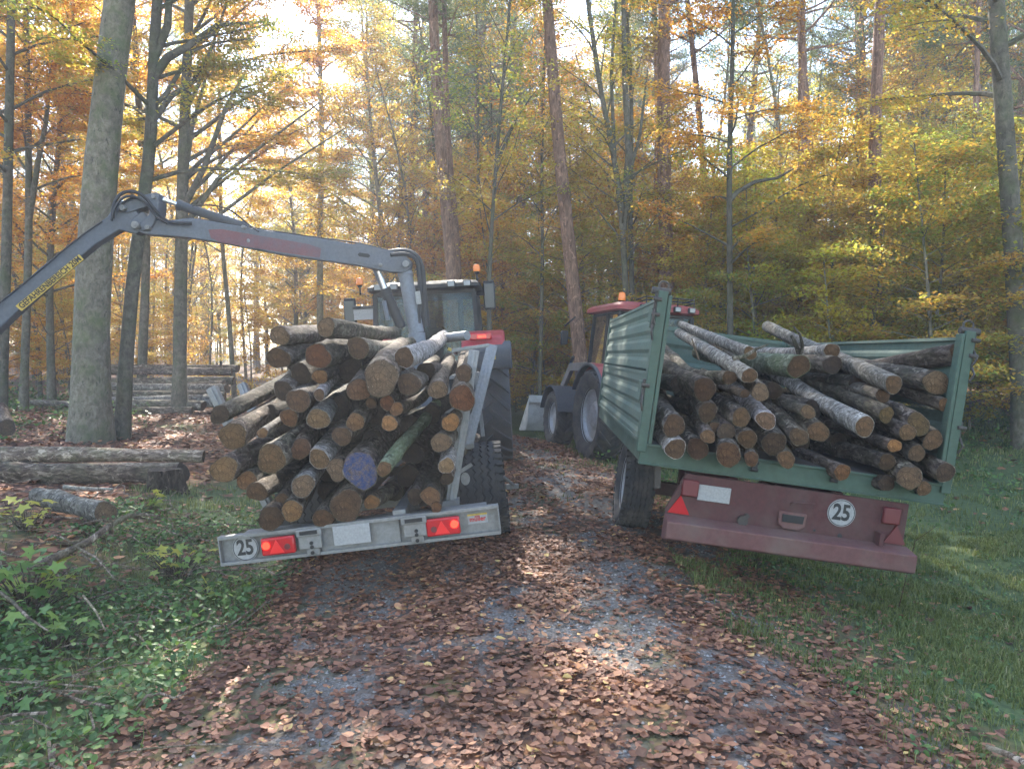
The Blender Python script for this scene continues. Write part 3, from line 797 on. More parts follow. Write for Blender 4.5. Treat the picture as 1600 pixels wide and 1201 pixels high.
# hydraulic cylinders
mb = MB(); mb.cyl(LC(278, 320, bend(278)), LC(382, 354, bend(382)), .058, .058, 20); mb.cyl(LC(276, 319.4, bend(276)), LC(284, 322, bend(284)), .068, n=20)
mb.cyl(LC(376, 352, bend(376)), LC(388, 356.5, bend(388)), .07, .05, 16)
cy1 = part('hydraulic_cylinder', mb, M['dkgrey'], LT)
mb = MB(); mb.cyl(LC(246, 309, bend(246)), LC(279, 320, bend(279)), .027, n=16); part('piston_rod', mb, M['chrome'], cy1)
pin(379, 354, .022, cy1)
mb = MB(); mb.cyl(LC(603, 458, -.1), LC(628, 512, -.1), .075, .07, 20); mb.cyl(LC(601, 452, -.1), LC(605, 462, -.1), .085, n=20)
cy2 = part('hydraulic_cylinder', mb, M['black'], LT)
mb = MB(); mb.cyl(LC(592, 424, -.1), LC(604, 458, -.1), .032, n=16); part('piston_rod', mb, M['chrome'], cy2)
mb = MB(); mb.cyl(LC(588, 420, -.06), LC(607, 466, -.06), .055, n=14); mb.cyl(LC(600, 470, -.2), LC(606, 500, -.2), .03, n=10); part('cylinder_guard', mb, M['crane'], cy2)
# hoses
def hose(pix, r, name='hydraulic_hose', mat='hose', dys=None, parent=LT):
    # smooth curve through the pixel points, all in the crane's plane
    P = [LL(x, y, CY + bend(x) - .13 + (dys[i] if dys else 0)) for i, (x, y) in enumerate(pix)]
    pts = []
    for i in range(len(P) - 1):
        a, b_, c_, d_ = P[max(i - 1, 0)], P[i], P[i + 1], P[min(i + 2, len(P) - 1)]
        for k in range(6):
            t = k / 6; pts.append(.5 * ((2 * b_) + (c_ - a) * t + (2 * a - 5 * b_ + 4 * c_ - d_) * t * t + (3 * b_ - a - 3 * c_ + d_) * t ** 3))
    pts.append(P[-1]); mb = MB(); mb.tube(pts, r, 8); return part(name, mb, M[mat], parent)
hose([(176, 342), (178, 320), (188, 304), (205, 299), (224, 306), (240, 325), (256, 342), (270, 348), (300, 349)], .022)
hose([(174, 345), (181, 322), (195, 308), (212, 308), (228, 318), (244, 338), (262, 349)], .016, dys=[-.04] * 7)
hose([(186, 330), (192, 318), (205, 310), (218, 309)], .014)
hose([(300, 322), (335, 321), (362, 330), (390, 352), (405, 362)], .010)
hose([(160, 346), (120, 374), (60, 424), (0, 473), (-50, 515)], .010, dys=[.02] * 5)
hose([(270, 346), (330, 345), (400, 357), (480, 369), (560, 380), (608, 392)], .012, dys=[.1] * 6)
hose([(606, 395), (630, 393), (648, 399), (657, 414), (659, 436), (660, 470), (664, 510)], .045, dys=[.12] * 7)
hose([(610, 398), (634, 397), (650, 406), (654, 425), (656, 460), (655, 505)], .028, dys=[.02] * 6)
hose([(612, 391), (638, 391), (655, 403), (662, 425), (664, 450), (670, 510)], .024, dys=[.2] * 7)

# ================================================================== TRACTORS
def beacon(parent, x, y, z, r=.065, h=.14, stem=.12):
    mb = MB(); mb.cyl((x, y, z), (x, y, z + stem), .014, n=8); mb.cyl((x, y, z + stem - .04), (x, y, z + stem), r * .5, r * .85, 16)
    b = part('beacon', mb, M['black'], parent)
    mb = MB(); mb.tube([(x, y, z + stem + h * t) for t in (0, .1, .7, .92, 1)], [r * .92, r, r * .92, r * .7, r * .2], 18); part('beacon_lens', mb, M['amber'], b)
def frame_glass(parent, quad, name, th=.02, post=.05):
    """quad: four local points; frame of beams + pane"""
    q = [Vector(p) for p in quad]; n = (q[1] - q[0]).cross(q[3] - q[0]).normalized()
    mb = MB()
    for i in range(4): mb.beam(q[i], q[(i + 1) % 4], post, post, n)
    f = part(name, mb, M['black'], parent, smooth=False, bevel=.01)
    mb = MB(); mb.add([p - n * .004 for p in q] + [p + n * .004 for p in q], [(0, 1, 2, 3), (7, 6, 5, 4), (0, 4, 5, 1), (1, 5, 6, 2), (2, 6, 7, 3), (3, 7, 4, 0)])
    part('pane', mb, M['glass'], f, smooth=False); return f

def fender(parent, sx, R0, z0, x_in, x_out, mat, a0, a1, th=.03, skirt=None, crown=.0):
    """arched mudguard above a wheel centred at y=0,z=z0"""
    mb = MB(); n = 18; vs = []; fs = []
    for i in range(n + 1):
        a = R(a0) + (R(a1) - R(a0)) * i / n
        for rad in (R0, R0 + th):
            for x in (x_in, x_out): vs.append((sx * x, -rad * math.cos(a), z0 + rad * math.sin(a) + (crown if False else 0)))
    for i in range(n):
        b = i * 4; c = b + 4
        fs += [(b, b + 1, c + 1, c), (b + 2, c + 2, c + 3, b + 3), (b, c, c + 2, b + 2), (b + 1, b + 3, c + 3, c + 1)]
    fs += [(0, 2, 3, 1), (n * 4, n * 4 + 1, n * 4 + 3, n * 4 + 2)]
    mb.add(vs, fs); return part('fender', mb, mat, parent, bevel=.012)

def tractor(name, label, loc, rot, S):
    T = thing(name, label, 'tractor', loc, rot)
    rW, rR, rT = S['rear']; fW, fR, fT, wb = S['front']
    red = S['red']; cw = S['cabw'] / 2
    for sx in (-1, 1):
        wheel(T, (sx * rT, 0, rR), rR, rW, 'lug', sx, S['tyre'])
        w = wheel(T, (sx * fT, wb, fR), fR, fW, 'lug', sx, S['tyre'])
    mb = MB(); mb.beam((-rT, 0, rR), (rT, 0, rR), .28, .28); mb.box((0, .5, rR), (.5, 1.6, .5)); mb.box((0, 1.6, rR - .05), (.42, 2.0, .42))
    mb.beam((-fT, wb, fR), (fT, wb, fR), .16, .18); mb.box((0, -.45, rR - .12), (.4, .35, .5)); mb.beam((0, -.6, .55), (0, -1.1, .52), .12, .08)
    for sx in (-1, 1): mb.beam((sx * .42, -.2, rR), (sx * .42, -.95, rR - .35), .06, .09)
    part('chassis', mb, M['dkgrey'], T, smooth=False, bevel=.02)
    # bonnet
    mb = MB(); z1 = S['hood']
    prof = [(-.36, .95), (.36, .95), (.38, z1 - .25), (.33, z1 - .06), (.22, z1), (-.22, z1), (-.33, z1 - .06), (-.38, z1 - .25)]
    vs = []; fs = []; ysn = (1.15, 1.6, 2.6, wb + .35, wb + .62); ks = (1, 1, .97, .9, .62)
    for y, k in zip(ysn, ks): vs += [(x * (k if k > .8 else .8), y, .95 + (z - .95) * k - (1 - k) * .0) for x, z in prof]
    n = len(prof)
    for i in range(len(ysn) - 1):
        for j in range(n): fs.append((i * n + j, i * n + (j + 1) % n, (i + 1) * n + (j + 1) % n, (i + 1) * n + j))
    fs += [tuple(range(n - 1, -1, -1)), tuple(range((len(ysn) - 1) * n, len(ysn) * n))]
    mb.add(vs, fs); bn = part('bonnet', mb, red, T, bevel=.02)
    mb = MB()
    for sx in (-1, 1):
        for k in range(6): mb.box((sx * .385, 1.9 + k * .12, z1 - .38), (.012, .06, .22))
    part('side_grille', mb, M['black'], bn)
    mb = MB(); mb.cyl((.45, 1.35, z1 - .2), (.45, 1.35, S['roof'] - .1), .05, .05, 14); part('exhaust', mb, M['steel_dk'], T)
    # cab
    zf, zr = S['floor'], S['roof']; yb, yf = S['caby']
    zw = zf + .42
    mb = MB(); mb.prism([(yb, zf - .25), (yf, zf - .25), (yf, zf + .1), (yb + .75, zf + .1), (yb + .35, zw), (yb, zw)], -cw * .95, cw * .95, 'x')
    cb = part('cab_body', mb, S['cabmat'], T, smooth=False, bevel=.02)
    tl = .06   # windows lean in towards the roof
    A = lambda sx, y, z: (sx * (cw - tl * (z - zf) / (zr - zf)), y, z)
    zt = zr - .16
    ybt = yb + .05; yft = yf - .12
    frame_glass(T, [A(-1, yb, zw), A(1, yb, zw), A(1, ybt, zt), A(-1, ybt, zt)], 'rear_window', post=.075)
    frame_glass(T, [A(1, yf, zf + .15), A(-1, yf, zf + .15), A(-1, yft, zt), A(1, yft, zt)], 'windscreen', post=.07)
    ym = yb + .62
    for sx in (-1, 1):
        frame_glass(T, [A(sx, yb + .03, zw), A(sx, ym, zf + .2), A(sx, ym, zt), A(sx, ybt, zt)], 'side_window', post=.06)
        d = frame_glass(T, [A(sx, ym + .06, zf - .1), A(sx, yf - .03, zf - .1), A(sx, yft, zt), A(sx, ym + .06, zt)], 'door', post=.06)
        mb = MB(); mb.box((sx * (cw + .04), ym + .16, zf + .35), (.03, .14, .04)); part('handle', mb, M['black'], d, bevel=.008)
    # roof
    mb = MB(); rx = cw + .06; ra = yb - .14; rb = yf + .18; hgt = S['roofh']
    lay = [(.10, 0), (0, .03), (-.0, hgt * .55), (.07, hgt * .85), (.22, hgt)]
    vs = []; fs = []
    for ins, dz in lay:
        c_ = .16
        ring = []
        for (cx, cy, a0) in ((rx - ins - c_, rb - ins - c_, 0), (-(rx - ins - c_), rb - ins - c_, 90), (-(rx - ins - c_), ra + ins + c_, 180), (rx - ins - c_, ra + ins + c_, 270)):
            for k in range(5):
                a = R(a0 + 22.5 * k); ring.append((cx + c_ * math.cos(a), cy + c_ * math.sin(a), zt + .02 + dz))
        vs += ring
    n = 20
    for i in range(len(lay) - 1):
        for j in range(n): fs.append((i * n + j, i * n + (j + 1) % n, (i + 1) * n + (j + 1) % n, (i + 1) * n + j))
    fs += [tuple(range(n - 1, -1, -1)), tuple(range((len(lay) - 1) * n, len(lay) * n))]
    mb.add(vs, fs); roof = part('roof', mb, S['roofmat'], T, angle=50)
    for x0 in S['lamps']:
        mb = MB(); mb.box((x0, ra - .035, zt + .02 + hgt * .45), (.13, .07, .10)); wl_ = part('work_light', mb, M['black'], roof, bevel=.012)
        mb = MB(); mb.box((x0, ra - .074, zt + .02 + hgt * .45), (.10, .008, .075)); part('lens', mb, M['lens'], wl_, bevel=.003)
    # interior
    mb = MB(); mb.box((0, yb + .55, zf + .32), (.5, .5, .14)); mb.box((0, yb + .33, zf + .68), (.48, .12, .66)); mb.box((0, yb + .33, zf + 1.07), (.26, .10, .16)); mb.box((.38, yb + .5, zf + .5), (.12, .4, .1))
    part('driver_seat', mb, M['seat'], T, bevel=.04)
    mb = MB(); mb.beam((0, yf - .25, zf + .1), (0, yf - .4, zf + .62), .10, .12); mb.box((0, yf - .2, zf + .55), (.5, .16, .3))
    mb.tube([(.19 * math.cos(t), yf - .46 + .04 * math.sin(t), zf + .66 + .17 * math.sin(t)) for t in np.linspace(0, 6.28, 20)], .014, 6)
    part('steering_wheel', mb, M['black'], T)
    return T, dict(ra=ra, rb=rb, zt=zt, roof=roof, cw=cw, zw=zw, yb=yb, yf=yf, zf=zf, zr=zr)

gL = G(-1.25, 12.7)
TL, iL = tractor('tractor', 'red and black tractor hitched to the timber trailer on the left, cab seen from behind', (-1.25, 12.7, gL - .02), (0, R(-3.0), R(0)),
    dict(rear=(.60, .93, .98), front=(.50, .70, .95, 2.8), red=M['red'], tyre=M['tyre_big'], cabw=1.68, hood=1.95, roof=2.98, roofh=.16, floor=1.25, caby=(-.45, 1.2), cabmat=M['black'], roofmat=M['black'], lamps=(-.70, -.45, .45, .70)))
for sx in (-1, 1):
    # broad red shoulder with a dark skirt over the rear wheel
    mb = MB()
    prof = [(-.98, 1.70), (-1.02, 1.86), (-.92, 2.06), (-.6, 2.16), (.2, 2.16), (.6, 2.02), (.75, 1.7), (.6, 1.68), (.3, 1.95), (-.3, 1.99), (-.78, 1.86), (-.9, 1.70)]
    mb.prism([(y, z) for y, z in prof], sx * .58, sx * 1.24, 'x')
    fd = part('fender', mb, M['red'], TL, bevel=.09)
    mb = MB()
    prof = [(-1.00, 1.56), (-1.045, 1.70), (-1.045, 1.86), (-.93, 1.99), (-.75, 1.83), (-.93, 1.54)]
    mb.prism([(y, z) for y, z in prof], sx * .60, sx * 1.34, 'x'); part('mud_skirt', mb, M['dkgrey'], fd, bevel=.03)
    mb = MB(); mb.box((sx * .88, -1.015, 2.06), (.34, .05, .11)); tl_ = part('tail_lamp', mb, M['lamp_red'], TL, bevel=.02)
    mb = MB(); mb.box((sx * .90, -1.045, 2.06), (.12, .012, .04)); part('light', mb, M['lamp_on'], tl_, bevel=.004)
    # mirror on a long arm
    mb = MB(); xm = 1.03 if sx > 0 else 1.22; zm = 2.72 if sx > 0 else 2.56
    mb.box((sx * xm, -.30, zm), (.19, .10, .44)); mr = part('mirror', mb, M['black'], TL, bevel=.03)
    mb = MB(); mb.box((sx * xm, -.353, zm), (.15, .006, .38)); part('mirror_glass', mb, M['mirror'], mr, bevel=.01)
    mb = MB(); mb.beam((sx * .80, -.2, zm + .05), (sx * (xm - .05), -.28, zm + .05), .05, .07); mb.box((sx * xm, -.30, zm + .225), (.17, .09, .03)); part('mirror_arm', mb, M['black'], mr, bevel=.01)
beacon(TL, .84, -.1, 2.98, .06, .12, .16); beacon(TL, -1.08, -.1, 2.86, .06, .12, .16)
mb = MB(); mb.beam((-.80, -.35, 2.60), (-1.15, -.4, 2.60), .05, .12); mb.box((-.98, -.44, 2.52), (.31, .012, .17)); mp = part('number_plate', mb, M['grey_plate'], TL, bevel=.004)
mb = MB(); mb.box((-.98, -.43, 2.63), (.34, .05, .05)); part('plate_lamp', mb, M['black'], mp, bevel=.006)
mb = MB(); mb.beam((.95, -1.05, 1.45), (1.2, -1.0, 1.25), .03, .3, (0, 1, 0)); part('wheel_deflector', mb, M['black'], TL)
mb = MB(); mb.beam((.40, -1.07, 1.87), (.42, -1.07, 1.91), .03, .06); mb.box((.66 + .42, -1.053, 1.74), (.03, .006, .07)); part('reflector', mb, M['yellow'], TL)

gR = G(2.4, 14.2)
TR, iR = tractor('tractor', 'faded red tractor with front loader hitched to the green trailer on the right', (2.38, 14.3, gR + .0), (0, R(3.5), R(13)),
    dict(rear=(.50, .86, .86), front=(.42, .60, .84, 2.55), red=M['red_old'], tyre=M['tyre_dusty'], cabw=1.50, hood=1.75, roof=2.92, roofh=.19, floor=1.15, caby=(-.40, 1.15), cabmat=M['dkgrey'], roofmat=M['red_old'], lamps=(-.35, .3, .58)))
for sx in (-1, 1):
    f = fender(TR, sx, .93, .86, .48, 1.08, M['red_old'], 28, 150, .035)
    f2 = fender(TR, sx, .91, .86, 1.02, 1.14, M['dkgrey'], 22, 152, .05); f2.name = 'fender_edge'
    ff = MB(); vs = []; 
    n = 14
    for i in range(n + 1):
        a = R(15) + R(150) * i / n
        for rad in (.68, .71):
            for x in (.60, 1.10): vs.append((sx * x, 2.55 - rad * math.cos(a), .60 + rad * math.sin(a)))
    fs = []
    for i in range(n):
        b = i * 4; c_ = b + 4
        fs += [(b, b + 1, c_ + 1, c_), (b + 2, c_ + 2, c_ + 3, b + 3), (b, c_, c_ + 2, b + 2), (b + 1, b + 3, c_ + 3, c_ + 1)]
    fs += [(0, 2, 3, 1), (n * 4, n * 4 + 1, n * 4 + 3, n * 4 + 2)]
    ff.add(vs, fs); part('front_fender', ff, M['dkgrey'], TR, bevel=.01)
    mb = MB(); mb.box((sx * .95, .9, 2.12), (.15, .08, .28)); mr = part('mirror', mb, M['black'], TR, bevel=.03)
    mr.location = (sx * .28, .35, .18)
    mb = MB(); mb.beam((sx * .72, 1.0, 2.55), (sx * .95, .92, 2.35), .025, .025); mb.beam((sx * .95, .92, 2.4), (sx * .95, .92, 2.0), .02, .02); part('mirror_arm', mb, M['black'], mr)
    # loader arm
    mb = MB(); mb.beam((sx * .62, 1.25, 1.0), (sx * .62, 1.25, 1.85), .12, .16, (0, 1, 0)); mb.beam((sx * .62, 1.2, 1.78), (sx * .62, 2.6, 1.72), .09, .17); mb.beam((sx * .62, 2.55, 1.76), (sx * .62, 3.9, .62), .09, .17)
    la = part('loader_arm', mb, M['loader'], TR, smooth=False, bevel=.012)
    mb = MB(); mb.cyl((sx * .62, 1.3, 1.15), (sx * .62, 2.2, 1.6), .04, n=12); mb.cyl((sx * .62, 2.5, 1.95), (sx * .62, 3.7, .95), .032, n=12); part('hydraulic_cylinder', mb, M['black'], la)
mb = MB(); mb.prism([(3.95, .85), (4.05, .95), (4.0, .42), (4.12, .18), (4.8, .10), (4.8, .14), (4.16, .24), (4.08, .42), (4.10, 1.0), (3.97, 1.02)], -1.15, 1.15, 'x')
for sx in (-1, 1): mb.prism([(4.02, .95), (4.0, .42), (4.12, .18), (4.8, .12)], sx * 1.15, sx * 1.175, 'x')
part('bucket', mb, M['bucket'], TR, bevel=.006)
mb = MB(); mb.beam((-.6, 3.5, .95), (.6, 3.5, .95), .08, .08); part('loader_crossbar', mb, M['loader'], TR)
beacon(TR, -.55, .0, 2.95, .07, .16, .05)
# guard rail with lamps over the rear edge of the roof
mb = MB(); zt = iR['zt'] + .24; ra = iR['ra']
for z in (zt, zt + .06): mb.tube([(-.30, ra + .45, z - .03), (-.30, ra - .04, z), (.62, ra - .04, z), (.62, ra + .45, z - .03)], .013, 6)
for x in (-.30, 0, .3, .62): mb.cyl((x, ra - .04, zt - .14), (x, ra - .04, zt + .06), .011, n=6)
part('roof_rail', mb, M['black'], TR)

# ================================================================== RIGHT: GREEN TIPPER TRAILER
GT = thing('tipping_trailer', 'green high-sided tipping trailer with dull red chassis, loaded with logs on the right', 'trailer',
           (2.135, 8.0, -.20), (0, R(7.6), R(-2.2)))
W2 = 1.175; zb = 1.10; yr = -2.0; yf_ = 2.35; SH = 1.17
mb = MB(); mb.box((0, (yr + yf_) / 2, zb - .02), (2 * W2 - .02, yf_ - yr - .04, .04)); part('floor', mb, M['steel_dk'], GT)
mb = MB(); mb.box((0, yr + .03, zb - .085), (2 * W2 + .04, .06, .165)); mb.box((0, yr - .005, zb - .01), (2 * W2 + .04, .03, .018)); mb.box((0, yr - .005, zb - .162), (2 * W2 + .04, .03, .014))
for sx in (-1, 1): mb.box((sx * (W2 - .02), (yr + yf_) / 2 + .05, zb - .085), (.06, yf_ - yr - .08, .14))
bf = part('bed_frame', mb, M['green'], GT, smooth=False, bevel=.005)
for x in (-.30, .32, .98):
    mb = MB(); mb.box((x, yr - .03, zb - .06), (.04, .03, .075)); mb.cyl((x - .028, yr - .035, zb - .03), (x + .028, yr - .035, zb - .03), .014, n=10); mb.cyl((x - .028, yr - .035, zb - .09), (x + .028, yr - .035, zb - .09), .014, n=10)
    part('latch', mb, M['black'], bf)
def side_wall(sx):
    # corrugated board: profile in (x offset, z) extruded along y
    for (z0, z1, nm) in ((.0, .56, 'lower_board'), (.585, 1.15, 'upper_board')):
        pr = []; n = 4; hgt = z1 - z0
        pts = [(0.03, 0), (.03, .035)]
        for k in range(3):
            b0 = .06 + k * (hgt - .09) / 3; st = (hgt - .09) / 3
            pts += [(.03, b0), (.012, b0 + st * .2), (.012, b0 + st * .42), (.03, b0 + st * .62), (.03, b0 + st * .9)]
        pts += [(.03, hgt - .02), (.03, hgt)]
        outer = [(sx * (W2 + p[0]), zb + z0 + p[1]) for p in pts]
        inner = [(sx * (W2 + p[0] - .012), zb + z0 + p[1]) for p in reversed(pts)]
        mb = MB(); mb.prism(outer + inner, yr + .10, yf_ - .06, 'y')
        mb.box((sx * (W2 + .012), (yr + yf_) / 2, zb + z1 - .012), (.055, yf_ - yr - .17, .026)); mb.box((sx * (W2 + .012), (yr + yf_) / 2, zb + z0 + .012), (.055, yf_ - yr - .17, .026))
        bd = part(nm, mb, M['green_side'], GT, smooth=False)
        if sx < 0:
            mb = MB(); mb.box((sx * (W2 + .045), yr + .30, zb + z1 - .13), (.02, .16, .10)); mb.box((sx * (W2 + .05), yr + .16, zb + z1 - .16), (.03, .05, .16))
            part('catch', mb, M['green'], bd, bevel=.005)
    mb = MB()
    for y in (yf_,): mb.box((sx * (W2 + .005), y, zb + SH / 2), (.07, .08, SH + .02))
    part('front_post', mb, M['green'], GT, smooth=False, bevel=.005)
    mb = MB(); mb.box((sx * (W2 + .012), yr + .03, zb + SH / 2 - .02), (.075, .11, SH + .1)); mb.box((sx * (W2 - .045), yr + .015, zb + SH / 2), (.03, .09, SH))
    rp = part('rear_post', mb, M['green'], GT, smooth=False, bevel=.006)
    for z in (.42, .98, 1.10):
        mb = MB(); mb.box((sx * (W2 + .055), yr + .02, zb + z), (.03, .045, .16)); mb.cyl((sx * (W2 + .02), yr - .03, zb + z + .03), (sx * (W2 + .085), yr - .03, zb + z + .03), .016, n=10)
        mb.tube([(sx * (W2 + .06), yr - .01, zb + z - .05), (sx * (W2 + .07), yr - .05, zb + z - .11), (sx * (W2 + .05), yr - .03, zb + z - .17)], .010, 6)
        part('catch', mb, M['steel_dk'], rp, bevel=.004)
    mb = MB(); mb.cyl((sx * (W2 - .05), yr + .03, zb + SH + .03), (sx * (W2 + .10), yr + .03, zb + SH + .03), .028, n=12); mb.tube([(sx * (W2 + .01) + .04 * math.cos(t), yr + .03, zb + SH + .075 + .035 * math.sin(t)) for t in np.linspace(0, 6.28, 10)], .009, 5)
    part('tailgate_pivot', mb, M['steel_dk'], rp)
side_wall(-1); side_wall(1)
mb = MB()
pr = [(yf_ + p[0], zb + p[1]) for p in ((0, 0), (.03, .05), (.03, .2), (0, .25), (0, .34), (.03, .38), (.03, .55), (0, .6), (0, .68), (.03, .73), (.03, .9), (0, .95), (0, 1.17))]
mb.prism(pr + [(a + .014, b) for a, b in reversed(pr)], -W2 + .03, W2 - .03, 'x'); mb.box((0, yf_ + .01, zb + SH - .02), (2 * W2 - .08, .06, .05)); mb.box((0, yf_ + .01, zb + .58), (2 * W2 - .08, .05, .04))
part('front_board', mb, M['green_side'], GT, smooth=False)
# chassis, rear panel and bumper
mb = MB()
for sx in (-1, 1): mb.beam((sx * .42, yr + .1, .82), (sx * .42, yf_, .82), .09, .18)
mb.beam((0, yf_ - .2, .80), (0, yf_ + 1.9, .52), .16, .16); mb.beam((-.85, 0, .46), (.85, 0, .46), .13, .13)
for yy in (-1.3, 0, 1.3): mb.beam((-.9, yy, .92), (.9, yy, .92), .07, .06)
for sx in (-1, 1): mb.beam((sx * .42, -.45, .72), (sx * .42, .45, .72), .08, .06); mb.beam((sx * .42, 0, .74), (sx * .42, 0, .46), .10, .10, (0, 1, 0))
part('chassis', mb, M['maroon'], GT, smooth=False, bevel=.006)
xa, xb = -.93, .935
pan = MB(); zt_, zb_ = .905, .555
pan.prism([(xa + .12, zt_), (xb, zt_), (xb, zb_), (xa, zb_), (xa, zb_ + .06)], yr - .005, yr + .03, 'y')
rp = part('rear_panel', pan, M['maroon'], GT, smooth=False, bevel=.004)
mb = MB(); mb.prism([(yr - .20, .545), (yr - .005, .575), (yr - .005, .37), (yr - .17, .40), (yr - .20, .415)], xa - .01, xb + .03, 'x')
bp = part('bumper', mb, M['maroon_lt'], GT, smooth=False, bevel=.01)
mb = MB(); mb.box((.72, yr - .06, .615), (.035, .10, .10)); part('bumper_bracket', mb, M['maroon'], bp, bevel=.004)
for sx in (-1, 1):
    xt = -.83 if sx < 0 else .86
    mb = MB(); mb.prism([(xt - .085, .585), (xt + .085, .585), (xt + .0, .73)], yr - .022, yr - .006, 'y')
    t_ = part('triangle_reflector', mb, M['lamp_red'] if sx < 0 else M['dull_red'], GT, smooth=False); t_['label'] = 'red triangular reflector'
    mb = MB(); mb.box((xt + .06 * (1 if sx < 0 else -1), yr - .03, .80), (.13, .05, .13)); part('tail_lamp', mb, M['dull_red'], GT, bevel=.012)
mb = MB(); mb.box((-.575, yr - .016, .775), (.255, .008, .125)); part('number_plate', mb, M['white'], GT, bevel=.004)
disc_sign(GT, .425, yr - .007, .765, .108, 'round white sign with the number 25')
mb = MB(); mb.prism([(-.06, .72), (.16, .72), (.155, .62), (.11, .585), (-.01, .585), (-.055, .62)], yr - .04, yr - .006, 'y'); hk = part('hitch_jaw', mb, M['maroon_lt'], GT, smooth=False, bevel=.01)
mb = MB(); mb.prism([(-.035, .70), (.135, .70), (.13, .64), (-.03, .64)], yr - .046, yr - .0405, 'y'); part('jaw_opening', mb, M['black'], hk); 
mb = MB(); mb.tube([(.02, yr - .03, .78), (.03, yr - .05, .80), (.20, yr - .05, .81)], .009, 6); part('pin_handle', mb, M['maroon'], hk)
mb = MB(); mb.cyl((-.33, yr - .045, .60), (-.33, yr - .006, .60), .04, n=14); mb.cyl((-.30, yr - .03, .64), (-.30, yr - .006, .64), .02, n=10); part('socket', mb, M['steel_dk'], GT)
mb = MB(); mb.cyl((.44, yr - .012, .585), (.44, yr - .006, .585), .018, n=12); part('bolt_hole', mb, M['ink'], rp)
mb = MB(); mb.cyl((.24, yr - .012, .60), (.24, yr - .006, .60), .010, n=10); part('bolt_hole', mb, M['ink'], rp)
mb = MB(); mb.beam((-1.02, yr + .12, .92), (-1.0, yr + .12, .74), .05, .03, (0, 1, 0)); part('hook', mb, M['steel_dk'], GT)
for sx in (-1, 1): wheel(GT, (sx * .92, 0, .46), .46, .30, 'zig', sx, M['tyre_dusty'])

# ================================================================== LOGS
def make_log(end, far, r, bark, cutc, label, group=None, bendk=0.03, seed=0, taper=.86, cmat='cut', cat='log', knots=2, tint=1.0):
    rr = random.Random(seed); end = Vector(end); far = Vector(far)
    Lg = (far - end).length; d = (far - end).normalized()
    q = d.to_track_quat('Z', 'Y')
    nr, nl = 18, 22
    ph = [rr.uniform(0, 6.28) for _ in range(6)]
    b1 = rr.uniform(-1, 1) * bendk * Lg; b2 = rr.uniform(-1, 1) * bendk * Lg; b3 = rr.uniform(-.4, .4) * bendk * Lg
    kn = [(rr.uniform(.08, .9), rr.uniform(0, 6.28), rr.uniform(.10, .22)) for _ in range(knots)]
    def rad(a, t):
        f = 1 + .07 * math.sin(a * 2 + ph[0]) + .05 * math.sin(a * 3 + ph[1] + t * 2) + .03 * math.sin(a * 5 + ph[2] + t * 7) + .04 * math.sin(t * 9 + ph[3]) + .035 * rr.uniform(-1, 1)
        for kt, ka, ks in kn:
            dd = ((t - kt) * Lg / (r * 1.4)) ** 2 + (2.2 * math.sin((a - ka) / 2)) ** 2
            f += ks * math.exp(-dd * 2)
        return r * f * (1 - (1 - taper) * t)
    mb = MB(); vs = []; fs = []; tz = rr.uniform(-.3, .3); tz2 = rr.uniform(-.3, .3)
    first = None
    for i in range(nl + 1):
        t = (i / nl) ** 1.3
        cx = b1 * math.sin(math.pi * t) + b3 * math.sin(2 * math.pi * t); cy = b2 * math.sin(math.pi * t)
        ring = []
        for k in range(nr):
            a = 2 * math.pi * k / nr; R_ = rad(a, t); x_ = R_ * math.cos(a); y_ = R_ * math.sin(a); ring.append((cx + x_, cy + y_, t * Lg + ((tz * x_ + tz2 * y_) if i == 0 else 0)))
        if i == 0: first = ring
        vs += ring
        if i:
            for k in range(nr):
                k2 = (k + 1) % nr
                fs.append(((i - 1) * nr + k, (i - 1) * nr + k2, i * nr + k2, i * nr + k))
    fs.append(tuple(range(nr - 1, -1, -1))); fs.append(tuple(range(nl * nr, nl * nr + nr)))
    mb.add(vs, fs)
    o = part('log', mb, M[bark], None, angle=60)
    o.location = end; o.rotation_mode = 'QUATERNION'; o.rotation_quaternion = q
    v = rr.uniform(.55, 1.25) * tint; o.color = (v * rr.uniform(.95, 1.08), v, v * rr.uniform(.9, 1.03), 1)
    tag(o, label, cat, group)
    # sawn end: a slightly uneven disc of its own
    mb = MB(); vs = [(0, 0, -.006)]
    for f in (.5, .93):
        for x, y, z in first: vs.append((x * f, y * f, z * f - .004 - .004 * (f < .9)))
    for x, y, z in first: vs.append((x * .95, y * .95, z * .95 + .004))
    fs = [(0, 1 + (k + 1) % nr, 1 + k) for k in range(nr)]
    for l in (0, 1): fs += [(1 + l * nr + k, 1 + l * nr + (k + 1) % nr, 1 + (l + 1) * nr + (k + 1) % nr, 1 + (l + 1) * nr + k) for k in range(nr)]
    mb.add(vs, fs); c = part('cut_end', mb, M[cmat], o, angle=50); c.color = (*cutc, 1)
    return o

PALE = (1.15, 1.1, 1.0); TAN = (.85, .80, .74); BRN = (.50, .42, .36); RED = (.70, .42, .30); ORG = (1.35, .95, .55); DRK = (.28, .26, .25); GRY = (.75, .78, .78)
def log_px(p, rpx, q, d, L, **kw):
    P = Vector(p); Qv = Vector(q)
    vp = Vector((800, 552)); C = vp + (P - vp) * (d / (d + L)); dr = (Qv - P).normalized()
    t = max((C - P).dot(dr), 12, (Qv - P).length if ((Qv - P).length < 110 and L < 3.85) or L < 2 else 0); F = P + dr * t
    a = at(P.x, P.y, d); b = at(F.x, F.y, d + L)
    if L > 2: b = a + (b - a).normalized() * L
    return make_log(a, b, rpx * d / FPX, **kw)

